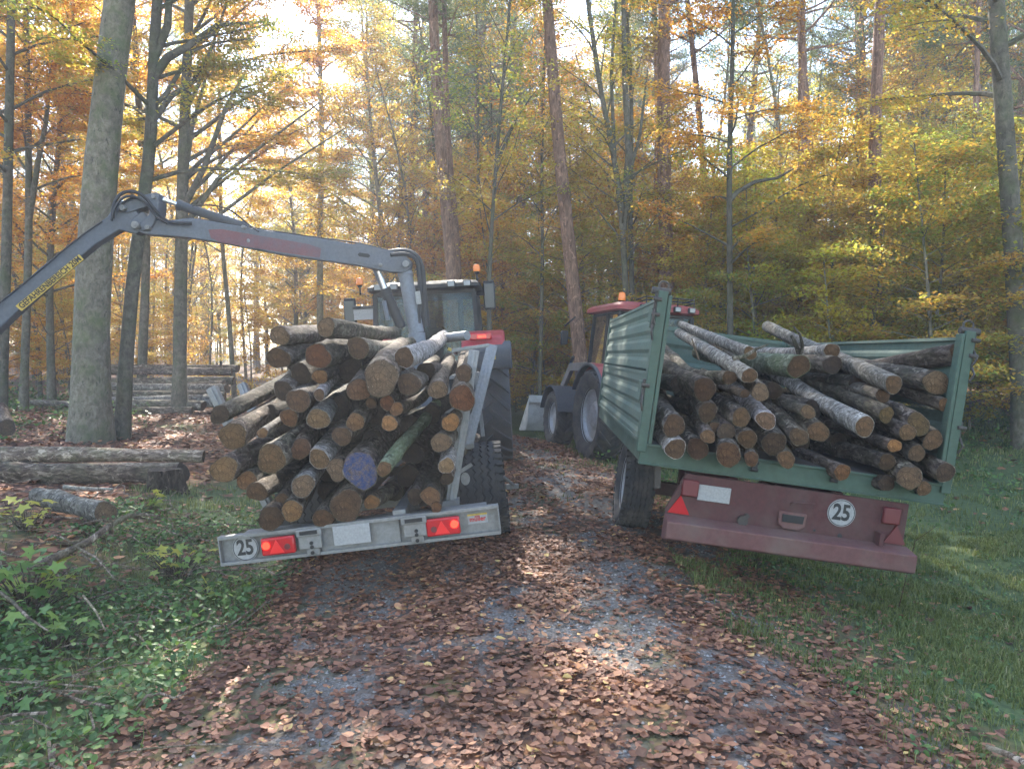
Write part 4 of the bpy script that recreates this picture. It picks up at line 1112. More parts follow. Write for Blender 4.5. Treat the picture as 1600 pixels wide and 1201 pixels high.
# left load -------------------------------------------- (cx, cy, r, qx, qy, depth, length, bark, cut colour, label)
B, W_, MO = 'log_brown', 'log_birch', 'log_mossy'
left = [
 (390,150,56, 600,138, 6.15,3.2, B,TAN,'thick log with a pale round end at the top left of the left load'),
 (632,105,52, 990,132, 6.05,3.6, B,TAN,'highest log of the left load, lying slantwise over the heap below the crane column'),
 (385,265,62, 520,228, 6.1,3.3, B,BRN,'dark-ended log right under the pale one at the top left of the left load'),
 (590,255,70, 750,200, 6.05,3.0, B,RED,'splintered log with a flaky rust-red end near the top of the left load'),
 (800,212,58, 1050,188, 6.2,3.3, B,BRN,'short shadowed log just left of the white-barked one near the top of the left load'),
 (1040,262,55, 1250,150, 5.95,3.6, W_,BRN,'white-barked birch log on top of the left load'),
 (920,370,98, 1010,240, 5.7,3.6, B,TAN,'thickest log of the left load, its cracked pale end facing out under the birch log'),
 (805,430,66, 870,330, 5.85,3.4, B,(.85,.66,.55),'log with a smooth pinkish sawn end tucked left below the thickest log'),
 (1065,400,60, 1170,300, 5.95,3.4, B,BRN,'brown-ended log right of the thickest log in the left load'),
 (1215,430,50, 1275,260, 5.9,3.4, B,TAN,'slender log with banded bark standing clear near the top right of the left load'),
 (1340,475,68, 1365,250, 5.85,3.5, B,RED,'rough reddish-ended log leaning on the near metal stanchion'),
 (1350,345,46, 1380,230, 6.15,3.2, B,BRN,'dark log right above the reddish one beside the stanchion'),
 (78,560,54, 350,400, 5.75,3.9, B,DRK,'flaky dark-ended log sticking out farthest on the left of the left load'),
 (410,435,55, 560,340, 6.0,3.3, B,DRK,'dark round-ended log above the grey one in the left part of the left load'),
 (487,487,64, 640,390, 5.85,3.4, B,(.62,.52,.47),'smooth brown-ended log left of the thin banded one in the left load'),
 (597,455,31, 800,325, 5.8,3.3, W_,BRN,'thin banded log lying slantwise across the middle left of the left load'),
 (500,350,60, 580,285, 6.2,3.0, B,DRK,'shadowed log under the splintered rust-red one'),
 (600,362,40, 710,305, 6.05,3.0, B,(1.0,.75,.5),'small frayed log under the splintered rust-red one'),
 (147,672,70, 400,520, 5.7,3.9, B,(.85,.74,.58),'log with a tan end straight below the flaky dark-ended one, left load'),
 (440,575,50, 520,500, 5.9,3.4, B,(.75,.55,.42),'brown-ended log with torn bark below the smooth brown-ended one'),
 (300,655,30, 420,565, 5.85,3.2, W_,(1.1,.9,.7),'split pale piece of wood lying between the two thick logs on the left'),
 (592,582,60, 660,505, 5.85,3.4, W_,(1.0,.9,.72),'log with a frayed golden end in the middle of the left load'),
 (785,598,52, 840,560, 5.9,3.0, B,(1.0,.8,.62),'split log with a pale wedge-shaped end in the middle of the left load'),
 (715,672,50, 790,615, 5.85,3.2, B,BRN,'crumbling brown log under the split wedge-shaped one'),
 (867,500,30, 885,468, 5.95,3.1, B,BRN,'thin round log under the thickest one of the left load'),
 (952,500,40, 1000,440, 5.92,3.2, B,RED,'orange-brown ended thin log right of the thinnest round one'),
 (1000,530,38, 1110,440, 5.85,3.2, B,(.85,.6,.42),'curved brown log bending up from the middle right of the left load'),
 (962,605,42, 985,560, 5.8,3.1, B,ORG,'small log with a bright orange-tan end above the blue-painted one'),
 (812,850,98, 960,650, 5.65,3.9, B,(.8,.75,.7),'thick log with a blue-painted end'),
 (935,842,43, 1205,508, 5.55,1.3, MO,(.75,.62,.5),'slim greenish lichen-covered log lying over the blue-painted one'),
 (1282,600,50, 1320,555, 5.85,3.3, B,ORG,'small bright orange-ended log beside the stanchion, halfway up the left load'),
 (1232,705,53, 1285,640, 5.8,3.4, B,TAN,'mottled pale-ended log right of the slim greenish one'),
 (1260,825,44, 1300,715, 5.75,3.4, W_,(1.05,.95,.75),'pale-barked log beside the foot of the stanchion'),
 (1263,892,38, 1300,840, 5.8,3.3, B,DRK,'blackish thin log beneath the pale-barked one at the foot of the stanchion'),
 (100,845,73, 350,700, 5.62,4.0, B,(1.0,.84,.6),'thick log with a clean pale tan end low on the far left of the load'),
 (347,790,80, 480,690, 5.65,3.8, B,(.8,.68,.52),'thick log with a crumbling yellowish rim right of the clean pale-ended one'),
 (500,738,58, 545,670, 5.85,3.2, B,(.55,.4,.33),'split brown log above the crumbling yellowish-rimmed one'),
 (222,905,50, 360,835, 5.75,3.6, B,(.95,.68,.45),'small log below the clean pale-ended thick one'),
 (272,960,54, 490,820, 5.72,3.6, B,(.55,.45,.36),'dark slanting log low on the left of the load with a dull brown end'),
 (597,790,60, 660,720, 5.8,3.3, W_,(.85,.75,.6),'cracked whitish log left of the blue-painted one'),
 (690,845,60, 750,755, 5.78,3.3, B,TAN,'log squeezed against the left side of the blue-painted one'),
 (512,930,60, 575,840, 5.7,3.4, W_,TAN,'greyish log with a cracked round end above the lowest row of the left load'),
 (345,1100,68, 435,980, 5.62,3.4, B,(.42,.36,.31),'dark brown log at the bottom left corner of the left load above the 25 sign'),
 (456,1060,54, 525,960, 5.66,3.4, B,(1.0,.78,.5),'log with an orange-tan heart in the bottom row right of the corner log'),
 (402,1008,44, 460,930, 5.76,3.3, B,BRN,'thin brown log resting on the bottom left corner log'),
 (508,990,36, 550,930, 5.85,3.2, B,DRK,'thin dark log wedged above the bottom row of the left load'),
 (617,1100,54, 680,1000, 5.64,3.4, B,(.55,.44,.36),'jagged log left of the white number plate in the bottom row'),
 (737,1035,88, 800,935, 5.66,3.6, B,(.55,.45,.37),'thick brown log straight below the blue-painted one'),
 (870,1015,42, 940,950, 5.75,3.2, B,(1.1,.8,.5),'small log with a yellowish split end right of the thick brown bottom one'),
 (1178,985,54, 1192,830, 5.68,3.4, B,(.85,.65,.5),'upright-looking log over the right tail lamp'),
 (1097,985,42, 1115,900, 5.8,3.2, B,DRK,'blackish log left of the one over the right tail lamp'),
 (1207,1042,32, 1232,990, 5.66,3.2, B,(.7,.5,.38),'thin reddish-brown log lowest at the foot of the stanchion'),
]
for i, (cx, cy, r, qx, qy, d, L, bk, cc, lab) in enumerate(left):
    k = .29967
    blue = 'blue-painted end' in lab
    log_px((320 + cx * k, 480 + cy * k), r * k * .98, (320 + qx * k, 480 + qy * k), d, L, bark=bk, cutc=cc, label=lab, group='logs on the timber trailer', seed=100 + i, bendk=.012 if r > 45 else .022, cmat='cut_blue' if blue else 'cut', knots=2)
# logs deeper in the heap; the gaps' shade is put into their colour
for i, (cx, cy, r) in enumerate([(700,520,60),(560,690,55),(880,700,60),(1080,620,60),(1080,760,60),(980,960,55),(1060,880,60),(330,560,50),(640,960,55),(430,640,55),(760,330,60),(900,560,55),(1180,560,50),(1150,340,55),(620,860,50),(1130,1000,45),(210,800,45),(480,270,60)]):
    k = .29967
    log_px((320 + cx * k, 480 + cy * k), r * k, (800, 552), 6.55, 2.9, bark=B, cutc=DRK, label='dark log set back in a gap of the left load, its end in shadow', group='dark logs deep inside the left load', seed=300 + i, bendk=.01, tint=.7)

# right load
right = []
def r4(*a): x = list(a); x[0] = 1000 + a[0] * .19987; x[1] = 520 + a[1] * .19987; x[2] = a[2] * .2; x[3] = 1000 + a[3] * .19987; x[4] = 520 + a[4] * .19987; right.append(x)
def r5(*a): x = list(a); x[0] = 1260 + a[0] * .2498; x[1] = 500 + a[1] * .2498; x[2] = a[2] * .25; x[3] = 1260 + a[3] * .2498; x[4] = 500 + a[4] * .2498; right.append(x)
r4(505,440,94, 300,270, 6.05,3.6, B,(.42,.33,.28),'thick curved log with a dark brown end near the top left of the right load')
r4(265,725,96, 150,480, 5.9,3.6, B,(.5,.42,.36),'thick grey log with a wide round end leaning on the green left wall')
r4(278,905,86, 180,800, 5.85,3.6, W_,(.5,.42,.34),'log with white fungus around its end in the bottom left corner of the right load')
r4(530,810,56, 330,450, 5.8,3.9, B,(.8,.68,.55),'long slender log running up along the thick grey one in the right load')
r4(855,335,64, 600,180, 6.0,3.8, W_,(.62,.52,.42),'striped birch log pointing down from the top left of the right load')
r4(700,350,62, 500,260, 6.1,3.4, B,BRN,'short knobbly log between the curved one and the striped birch')
r4(940,465,68, 870,390, 6.0,3.4, B,TAN,'round-ended log right under the end of the striped birch')
r4(820,475,36, 700,435, 6.1,3.2, B,BRN,'thin flat log left of the one under the striped birch')
r4(1240,262,90, 900,215, 6.15,3.4, MO,(.48,.40,.34),'mossy log lying nearly crosswise with a brown end on top of the right load')
r4(530,620,80, 480,560, 6.05,3.2, B,(.45,.40,.36),'dim log behind the long slender one in the right load')
r4(790,662,76, 620,560, 5.95,3.4, B,(.62,.52,.40),'log with a smooth tan end in the left middle of the right load')
r4(985,682,78, 900,560, 5.9,3.4, W_,(.8,.68,.6),'white-barked log with a pinkish end in the middle left of the right load')
r4(1312,617,56, 1020,505, 5.95,3.6, B,(.75,.68,.58),'straight slim grey log in the middle of the right load')
r4(840,828,84, 790,760, 5.9,3.3, B,(.6,.5,.40),'round log with a brown ringed end below the smooth tan one')
r4(675,772,70, 630,700, 5.98,3.2, B,(.45,.42,.38),'shadowed log left of the ringed one in the right load')
r4(590,738,46, 560,690, 6.05,3.0, B,BRN,'small log squeezed behind the long slender one')
r4(690,950,106, 655,870, 5.8,3.6, B,(.6,.46,.36),'thickest log in the bottom row of the right load, hanging over the green bed edge')
r4(870,982,58, 850,930, 5.85,3.2, B,(.6,.45,.35),'small log right of the thickest bottom one in the right load')
r4(450,905,84, 370,800, 5.92,3.3, B,(.4,.30,.26),'dark peeling log right of the fungus-covered corner log')
r4(1045,865,96, 990,780, 5.88,3.4, B,(.40,.37,.34),'dark cracked log above the small one in the bottom middle of the right load')
r4(1142,988,68, 1100,920, 5.84,3.2, B,(.65,.52,.38),'log at the bed edge straight below the dark cracked one')
r4(1240,812,76, 1140,700, 5.9,3.4, B,(.6,.54,.46),'grey log left of the rough-edged one in the middle of the right load')
r4(1392,772,86, 1250,680, 5.92,3.4, B,(.75,.62,.5),'rough-edged log with white chips below the straight slim one')
r4(860,158,56, 600,50, 6.5,3.3, W_,(.7,.6,.45),'sunlit pale-barked log at the back top of the right load')
r4(1500,140,62, 930,132, 6.9,3.0, W_,(.6,.5,.4),'pale log lying level at the very back of the right load behind the mossy one')
r5(545,402,62, 180,235, 5.95,3.8, W_,(.65,.55,.45),'large birch log with ringed bark pointing at the right post')
r5(810,392,78, 450,330, 6.1,3.4, B,(1.05,.98,.85),'cleanly sawn thick log with a pale face near the right post')
r5(965,205,68, 560,262, 6.0,3.3, B,(.5,.42,.36),'topmost bent log reaching over the right end of the right load')
r5(865,528,42, 650,460, 6.0,3.4, B,(.8,.64,.5),'thin log pointing at the right post below the cleanly sawn one')
r5(365,665,64, 40,470, 5.85,3.9, W_,(.75,.62,.5),'long whitish log lying diagonally in the middle of the right load')
r5(500,592,58, 220,460, 5.95,3.7, B,(.8,.75,.5),'brown log behind the long diagonal whitish one')
r5(700,652,72, 540,560, 5.9,3.4, B,(.6,.56,.40),'rough mossy-ended log right of the long diagonal whitish one')
r5(632,702,56, 540,650, 5.86,3.3, B,(.75,.64,.5),'log with a chipped pale rim below the rough mossy-ended one')
r5(550,785,42, 420,740, 5.86,3.3, B,ORG,'small log with a bright orange end in the right half of the right load')
r5(790,750,66, 700,690, 5.9,3.3, B,(.7,.6,.5),'round-ended log closest to the right post at mid height')
r5(690,832,60, 610,780, 5.86,3.3, B,(.62,.55,.48),'round-ended log below and left of the one closest to the right post')
r5(505,887,54, 300,840, 5.84,3.5, B,(.4,.36,.32),'dark barked log lying under the small bright orange-ended one')
r5(225,950,52, 40,865, 5.8,3.5, B,(.85,.6,.42),'log with an orange-brown heart low in the middle of the right load')
r5(645,985,76, 560,915, 5.78,3.4, B,(.72,.64,.55),'thick pale-ended log low on the right of the right load')
r5(870,952,70, 740,880, 5.82,3.4, B,(.38,.34,.32),'dark log pushed against the right wall low in the load')
r5(735,1052,46, 680,1010, 5.78,3.2, B,(.7,.6,.5),'small log at the bed edge below the thick pale-ended one on the right')
r5(500,1020,50, 400,985, 5.86,3.2, B,DRK,'dark log in the shadow of the bed, left of the thick pale-ended one')
r5(480,470,48, 20,310, 6.15,3.6, B,BRN,'long dark log running under the large ringed birch log')
for i, (px, py, r, qx, qy, d, L, bk, cc, lab) in enumerate(right):
    log_px((px, py), r * .98, (qx, qy), d, L, bark=bk, cutc=cc, label=lab, group='logs on the green trailer', seed=500 + i, bendk=.035 if 'curved' in lab or 'bent' in lab else .014, knots=3)
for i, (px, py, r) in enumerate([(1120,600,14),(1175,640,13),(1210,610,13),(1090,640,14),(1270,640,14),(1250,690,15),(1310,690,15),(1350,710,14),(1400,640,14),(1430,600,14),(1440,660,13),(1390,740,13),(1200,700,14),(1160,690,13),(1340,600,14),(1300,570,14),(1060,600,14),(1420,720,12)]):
    log_px((px, py), r, (800, 552), 6.7, 3.0, bark=B, cutc=DRK, label='dark log set back in a gap of the right load, its end in shadow', group='dark logs deep inside the right load', seed=700 + i, bendk=.01, tint=.7)  # dark cut colour and lower bark tint carry the shade of the gaps
# forked twig sticking up from the right load
mb = MB()
mb.tube([at(1250, 560, 6.3), at(1246, 545, 6.3), at(1240, 530, 6.28), at(1236, 524, 6.28)], [.022, .02, .016, .012], 7)
mb.tube([at(1250, 558, 6.3), at(1254, 540, 6.28), at(1250, 522, 6.26), at(1240, 510, 6.24)], [.016, .014, .011, .006], 7)
o = part('forked_branch', mb, M['log_brown']); o.color = (.5, .5, .5, 1)
tag(o, 'dark forked branch stub sticking up from the middle of the right load', 'branch')
mb = MB(); mb.tube([at(1092, 562, 6.1), at(1086, 545, 6.1), at(1081, 528, 6.1)], [.008, .007, .004], 6)
o = part('splinter', mb, M['cut']); tag(o, 'pale thin splinter standing up at the top left of the right load', 'splinter')
mb = MB(); mb.tube([at(1145, 560, 6.05), at(1165, 556, 6.05), at(1182, 545, 6.1), at(1200, 538, 6.15)], [.018, .016, .012, .006], 7)
o = part('branch_stub', mb, M['log_brown']); tag(o, 'short bare branch lying on the sunlit pale log of the right load', 'branch')

# logs lying in the wood on the left ---------------------------------
def ground_log(pa, da, pb, db, r, bark, cc, lab, seed, group=None, taper=.8, tint=1.0, bk=.01, lift=None, cat='log'):
    a = at(*pa, da); b = at(*pb, db)
    return make_log(a, b, r, bark, cc, lab, group, bk, seed, taper, tint=tint, cat=cat, knots=3)
ground_log((318, 713), 10.6, (-120, 711), 10.9, .085, B, BRN, 'upper of two long grey logs lying by the track on the left', 901, 'long logs by the track', 1.5, 1.9, .004)
ground_log((286, 738), 10.35, (-130, 737), 10.6, .135, B, DRK, 'lower of two long grey logs lying by the track on the left', 902, 'long logs by the track', 1.1, 1.3, .006)
ground_log((165, 800), 7.9, (60, 775), 8.5, .11, W_, (1.2, 1.15, 1.1), 'short rotten log with a white fungus-covered end lying in front of the two long logs', 903, None, 1.0, .6)
ground_log((100, 761), 9.6, (176, 764), 9.7, .03, W_, PALE, 'thin pale branch piece on the ground below the two long logs', 904, None, .6, 1.6, .02, cat='branch')
ground_log((10, 668), 15.2, (0, 640), 16.0, .17, B, GRY, 'grey stump-like log end at the left edge in front of the wood', 905, None, .9, 1.2)
# pile farther back
rows = [(112, 372, 574, .11), (170, 362, 583, .12), (120, 340, 590, .11), (168, 366, 596, .12), (190, 350, 601, .10), (150, 355, 606, .14), (160, 340, 614, .11), (175, 352, 620, .12), (128, 345, 628, .19), (175, 318, 634, .15), (182, 300, 641, .11)]
words = ['highest', 'second highest', 'third highest', 'fourth highest', 'fifth highest', 'pale middle', 'middle', 'lower middle', 'thick near', 'thick front', 'lowest']
for i, (x0, x1, y, r) in enumerate(rows):
    dd = 23.6 - i * .28
    ground_log((x1, y + random.Random(i).uniform(-3, 3)), dd, (x0, y + random.Random(i + 50).uniform(-4, 4)), dd + .3, r, B if i not in (5, 8) else W_, (.9, .8, .65), words[i] + ' log of the low pile behind the big beech trunk', 920 + i, 'logs of the pile in the wood', .8, 1.15 if i not in (5, 8) else .6, .012)
ground_log((150, 634), 20.5, (50, 628), 21.2, .10, B, TAN, 'log half sunk in leaves left of the big beech trunk', 940, None, .7, 1.6)
# stump under the long logs
mb = MB(); c0 = at(255, 765, 10.05); n = 20
rr = random.Random(3); pr = [1 + .22 * math.sin(k * .9 + 1) + rr.uniform(-.08, .08) for k in range(n)]
vs = []
for z, k_ in ((-.25, 1.45), (0, 1.15), (.12, 1.0), (.26, .95), (.27, .2)):
    for k in range(n):
        a = 2 * math.pi * k / n; vs.append((c0.x + .22 * pr[k] * k_ * math.cos(a), c0.y + .2 * pr[k] * k_ * math.sin(a), G(c0.x, c0.y) + .02 + z))
fs = [(i * n + k, i * n + (k + 1) % n, (i + 1) * n + (k + 1) % n, (i + 1) * n + k) for i in range(4) for k in range(n)] + [tuple(range(4 * n, 5 * n))]
mb.add(vs, fs); o = part('tree_stump', mb, M['log_brown']); o.color = (.6, .55, .5, 1)
tag(o, 'dark rotten stump under the right ends of the two long logs', 'stump')
# fallen branches in the foreground bank
def branch(pix, rad, lab, name='fallen_branch', tint=1.8, sub=()):
    P = []
    for (x, y, d) in pix: P.append(at(x, y, d))
    mb = MB(); mb.tube(P, rad, 9)
    for s, rs in sub: mb.tube([at(*p) for p in s], rs, 6)
    o = part(name, mb, M['log_brown']); o.color = (tint, tint * .97, tint * .93, 1); tag(o, lab, 'branch'); return o
branch([(50, 893, 5.7), (75, 875, 5.85), (105, 862, 5.95), (140, 845, 6.1), (170, 822, 6.25), (200, 806, 6.4), (225, 803, 6.5), (250, 806, 6.6)], [.034, .032, .030, .028, .024, .02, .014, .008],
       'long grey curved branch lying across the left bank', sub=[([(180, 816, 6.3), (160, 812, 6.2), (140, 815, 6.15), (122, 820, 6.1)], [.012, .01, .008, .005]), ([(72, 877, 5.85), (85, 890, 5.75), (92, 903, 5.7)], [.022, .016, .01]), ([(120, 855, 6.0), (150, 870, 5.7), (180, 905, 5.4)], [.009, .008, .004])])
branch([(0, 925, 5.0), (20, 940, 4.9), (45, 965, 4.7), (75, 985, 4.6)], [.012, .011, .009, .005], 'thin dark twig low at the left edge of the bank', 'fallen_twig', 1.2)
branch([(130, 930, 5.3), (150, 955, 5.1), (165, 985, 4.9)], [.009, .007, .004], 'pale thin twig hanging down the bank below the long curved branch', 'fallen_twig', 2.2)
branch([(1540, 1165, 3.45), (1575, 1178, 3.4), (1610, 1195, 3.3)], [.012, .014, .014], 'pale stick in the grass at the bottom right corner', 'fallen_stick', 2.2)
# dead grass stalk on the right
mb = MB(); a = at(1405, 858, 6.1); a.z = G(a.x, a.y); mb.tube([a, at(1430, 845, 6.1), at(1465, 820, 6.1)], [.003, .003, .002], 5)
o = part('grass_stalk', mb, M['litter']); tag(o, 'single long pale grass stalk beside the green trailer', 'grass stalk')

# maple seedlings ------------------------------------------------------
def lobed_leaf(c, s, yaw, tx, ty, vs, fs):
    out = []
    for k in range(10):
        a = 2 * math.pi * k / 10; rad = (1.0 if k % 2 == 0 else .52) * (.55 if k == 5 else 1)
        out.append(Vector((rad * math.cos(a), rad * math.sin(a), .10 * (k % 2))))
    Mx = Euler((tx, ty, yaw)).to_matrix(); b = len(vs); vs.append(c)
    for p in out: vs.append(c + Mx @ (p * s))
    for k in range(10): fs.append((b, b + 1 + k, b + 1 + (k + 1) % 10))
def seedling(x, y, n, h, spread, s, lab, seed, shift=0.0, name='maple_seedling'):
    rr = random.Random(seed); z = G(x, y)
    t = thing(name, lab, 'plant', (x, y, z))
    sm = MB(); vs = []; fs = []
    for i in range(n):
        a = rr.uniform(0, 6.28); ra = spread * rr.random() ** .5; hh = h * rr.uniform(.35, 1)
        p = Vector((ra * math.cos(a), ra * math.sin(a) * .7, hh)); root_ = Vector((p.x * .15, p.y * .15, -.02))
        sm.tube([root_, (root_ + p) / 2 + Vector((0, 0, hh * .15)), p], [.005, .004, .002], 5)
        lobed_leaf(p, s * rr.uniform(.6, 1.15), rr.uniform(0, 6.28), rr.gauss(.25, .3), rr.gauss(0, .3), vs, fs)
    part('stem', sm, M['log_brown'], t)
    me = np_mesh('foliage', np.array([tuple(v) for v in vs]), np.array(fs), M['maple'], {'rnd': np.repeat(np.clip(np.random.default_rng(seed).beta(2, 2.2, n) + shift, 0, 1), 10)})
    o = bpy.data.objects.new('foliage', me); col.objects.link(o); o.parent = t; return t
P = at(45, 905, 5.8); seedling(P.x, P.y, 60, .42, .40, .085, 'large green maple seedling at the left edge below the curved branch', 11)
P = at(85, 960, 5.2); seedling(P.x, P.y, 34, .30, .28, .075, 'dark green maple seedling low on the left bank under the branch', 12, -.2)
P = at(40, 810, 7.6); seedling(P.x, P.y, 16, .32, .26, .08, 'yellow-leaved seedling in front of the two long logs', 13, .55)
P = at(228, 765, 8.9); seedling(P.x, P.y, 14, .28, .20, .075, 'bright green seedling beside the rotten stump', 14, .05)
P = at(275, 850, 6.9); seedling(P.x, P.y, 55, .30, .36, .06, 'sunlit fresh green bush of leaves left of the 25 sign', 15, .1, 'leafy_bush')
P = at(330, 872, 6.3); seedling(P.x, P.y, 30, .18, .28, .055, 'low leafy plant at the left end of the lamp bar', 16, .05, 'leafy_bush')
P = at(20, 975, 4.4); seedling(P.x, P.y, 26, .16, .30, .06, 'dark low plant at the lower left edge', 17, -.15)
P = at(1050, 1060, 4.1); 

# ================================================================== TREES
def path_pt(path, t):
    n = len(path) - 1; f = min(max(t, 0), .9999) * n; i = int(f); return path[i].lerp(path[i + 1], f - i)
def gen_tree(seed, path, rad, z0, z1, nl, Lmax, rise, leaves, lsize, kind='beech', spread=.16, leaf_tilt=.45, bare=0, dens_top=1.0, side=None):
    """path: trunk points (local), rad: radii. limbs between fractions z0..z1 of the path. returns (trunk MB, leaf positions, sizes)"""
    rr = random.Random(seed); g = np.random.default_rng(seed)
    mb = MB(); mb.tube(path, rad, 12)
    twigs = []
    az = rr.uniform(0, 6.28)
    for i in range(nl + bare):
        isbare = i >= nl
        f = (z0 + (z1 - z0) * (i + rr.random()) / max(nl, 1)) if not isbare else rr.uniform(.12, max(z0, .2))
        p0 = path_pt(path, f); rr0 = rad[min(int(f * (len(rad) - 1)), len(rad) - 1)]
        az += 2.4 + rr.uniform(-.5, .5)
        if side is not None and rr.random() < .6: az = side + rr.uniform(-.8, .8)
        sh = (1 - .55 * ((f - z0) / max(z1 - z0, .01)) ** 1.5) if not isbare else .35
        L = Lmax * sh * rr.uniform(.6, 1.1); el = rise * rr.uniform(.5, 1.4) + (.25 * f if kind != 'pine' else 0)
        p = p0.copy(); pts = [p.copy()]; a = az; e = el; seg = 6
        for k in range(seg):
            p = p + Vector((math.cos(a) * math.cos(e), math.sin(a) * math.cos(e), math.sin(e))) * (L / seg)
            a += rr.uniform(-.22, .22); e += rr.uniform(-.12, .08) - (.03 if kind == 'beech' else -.03); pts.append(p.copy())
        r0 = min(max(rr0 * .42, .008), .05 * L / 3 + .01)
        if isbare: r0 *= .6
        mb.tube(pts, [r0 * (1 - .85 * k / seg) for k in range(seg + 1)], 5, cap=False)
        if isbare:
            continue
        for j in range(7 if kind != 'pine' else 6):
            t = rr.uniform(.22, 1.0); q0 = path_pt(pts, t); aa = az + rr.choice((-1, 1)) * rr.uniform(.4, 1.2); ee = rr.uniform(-.15, .25) if kind == 'beech' else rr.uniform(.1, .8)
            l = L * rr.uniform(.22, .42) * (1.15 - .5 * t)
            q1 = q0 + Vector((math.cos(aa) * math.cos(ee), math.sin(aa) * math.cos(ee), math.sin(ee) - .05)) * l
            mb.tube([q0, q0.lerp(q1, .5) + Vector((0, 0, .03 * l)), q1], [r0 * .32, r0 * .2, .003], 3, cap=False)
            twigs.append((q0, q1, l))
        twigs.append((path_pt(pts, .5), pts[-1], L * .5))
    if not twigs: return mb, np.zeros((0, 3)), np.zeros(0)
    A = np.array([tuple(t[0]) for t in twigs]); Bv = np.array([tuple(t[1]) for t in twigs]); Lw = np.array([t[2] for t in twigs])
    w = Lw / Lw.sum(); idx = g.choice(len(twigs), leaves, p=w)
    if kind == 'pine':
        t = np.clip(g.beta(3, 1.3, leaves), 0, 1)[:, None] * 1.1
        pos = A[idx] + (Bv[idx] - A[idx]) * t + g.normal(0, spread, (leaves, 3)) * np.array([1, 1, .7])
    else:
        t = g.uniform(.0, 1.12, leaves)[:, None]
        pos = A[idx] + (Bv[idx] - A[idx]) * t
        sp = spread * (1.25 - .6 * t)
        pos = pos + g.normal(0, 1, (leaves, 3)) * sp * np.array([1, 1, .28])
    return mb, pos, g.uniform(.6, 1.25, leaves) * lsize

def leaf_mesh(pos, size, kind, seed, tilt=.45):
    g = np.random.default_rng(seed)
    if len(pos) == 0: return None
    if kind == 'pine':
        vs, q = leaf_arrays(pos, 1.2, size, .22, g, curl=0)
        mat = M['needle']
    else:
        vs, q = leaf_arrays(pos, tilt, size, .66, g, curl=.10); mat = M['leaf']
    c = np.clip(g.beta(2, 2, len(pos)) + (fbm(pos[:, 0] * .7 + seed, pos[:, 2] * .7 + pos[:, 1] * .4, seed % 97) - .5) * 1.1, 0, 1)
    return np_mesh('crown', vs, q, mat, {'rnd': c})

def wiggle(seed, H, amp, n=9, lean=(0, 0)):
    rr = random.Random(seed); x = y = 0; out = []
    ph = [rr.uniform(0, 6.28) for _ in range(4)]
    for i in range(n):
        t = i / (n - 1); out.append(Vector((amp * (math.sin(t * 3 + ph[0]) - math.sin(ph[0])) * t + lean[0] * t, amp * (math.sin(t * 4 + ph[1]) - math.sin(ph[1])) * t + lean[1] * t, -.3 + (H + .3) * t)))
    return out

class Var: pass
def variant(seed, H, r, z0, nl, Lmax, rise, leaves, lsize, kind='beech', amp=.25, bare=0, spread=.16, tilt=.45):
    n = 9; path = wiggle(seed, H, amp, n); rad = [r * (1.25 if i == 0 else 1) * (1 - .85 * (i / (n - 1)) ** 1.2) + .006 for i in range(n)]
    mb, pos, sz = gen_tree(seed, path, rad, z0, .98, nl, Lmax, rise, leaves, lsize, kind, spread, bare=bare)
    v = Var(); me = bpy.data.meshes.new('trunk'); me.from_pydata([tuple(p) for p in mb.v], [], mb.f); me.update()
    finish(me, M['pine_bark'] if kind == 'pine' else M['beech_bark'], True, 60)
    v.trunk = me; v.crown = leaf_mesh(pos, sz, kind, seed, tilt); v.H = H; v.kind = kind; return v

def place(v, name, label, cat, x, y, rz, s, tint, group, btint=1.0, sz=1.0):
    t = thing(name, label, cat, (x, y, G(x, y)), (0, 0, rz), group); t.scale = (s, s, s * sz)
    o = bpy.data.objects.new('trunk', v.trunk); col.objects.link(o); o.parent = t; o.color = (btint, btint * .97, btint * .93, 1)
    if v.crown:
        c = bpy.data.objects.new('crown', v.crown); col.objects.link(c); c.parent = t; c.color = (*tint, 1)
    return t

TINT = {'yellow': (1.10, 1.0, .85), 'orange': (1.15, .84, .70), 'brown': (.85, .64, .55), 'green': (.62, .85, .70), 'olive': (.75, .80, .65), 'lime': (.95, 1.15, .7)}
U = [variant(1, 5.0, .035, .16, 30, 2.0, .35, 13000, .075, amp=.2, spread=.2), variant(2, 7.0, .05, .13, 38, 2.6, .3, 20000, .08, amp=.3, spread=.22), variant(3, 6.0, .045, .2, 30, 2.4, .25, 16000, .078, amp=.4, spread=.2), variant(4, 3.2, .02, .1, 20, 1.1, .5, 5500, .07, amp=.12)]
MID = [variant(11, 12, .10, .20, 40, 3.6, .45, 30000, .10, amp=.4, bare=6, spread=.24), variant(12, 14, .12, .25, 44, 3.8, .5, 34000, .10, amp=.5, bare=8, spread=.25), variant(13, 11, .08, .22, 36, 3.2, .7, 24000, .10, amp=.6, bare=5, spread=.22)]
TALL = [variant(21, 22, .20, .34, 52, 5.0, .6, 24000, .12, amp=.5, bare=8, spread=.32), variant(22, 24, .24, .40, 52, 5.2, .55, 24000, .12, amp=.6, bare=10, spread=.32)]
PINE = [variant(31, 21, .19, .45, 50, 3.2, .35, 26000, .15, 'pine', amp=.35, bare=24, spread=.2), variant(32, 23, .21, .50, 48, 3.4, .3, 26000, .15, 'pine', amp=.5, bare=24, spread=.2)]
BARE = [variant(41, 9, .045, .3, 22, 1.7, .9, 700, .09, amp=.5, bare=8), variant(42, 11, .055, .35, 24, 2.0, .9, 800, .09, amp=.7, bare=8)]

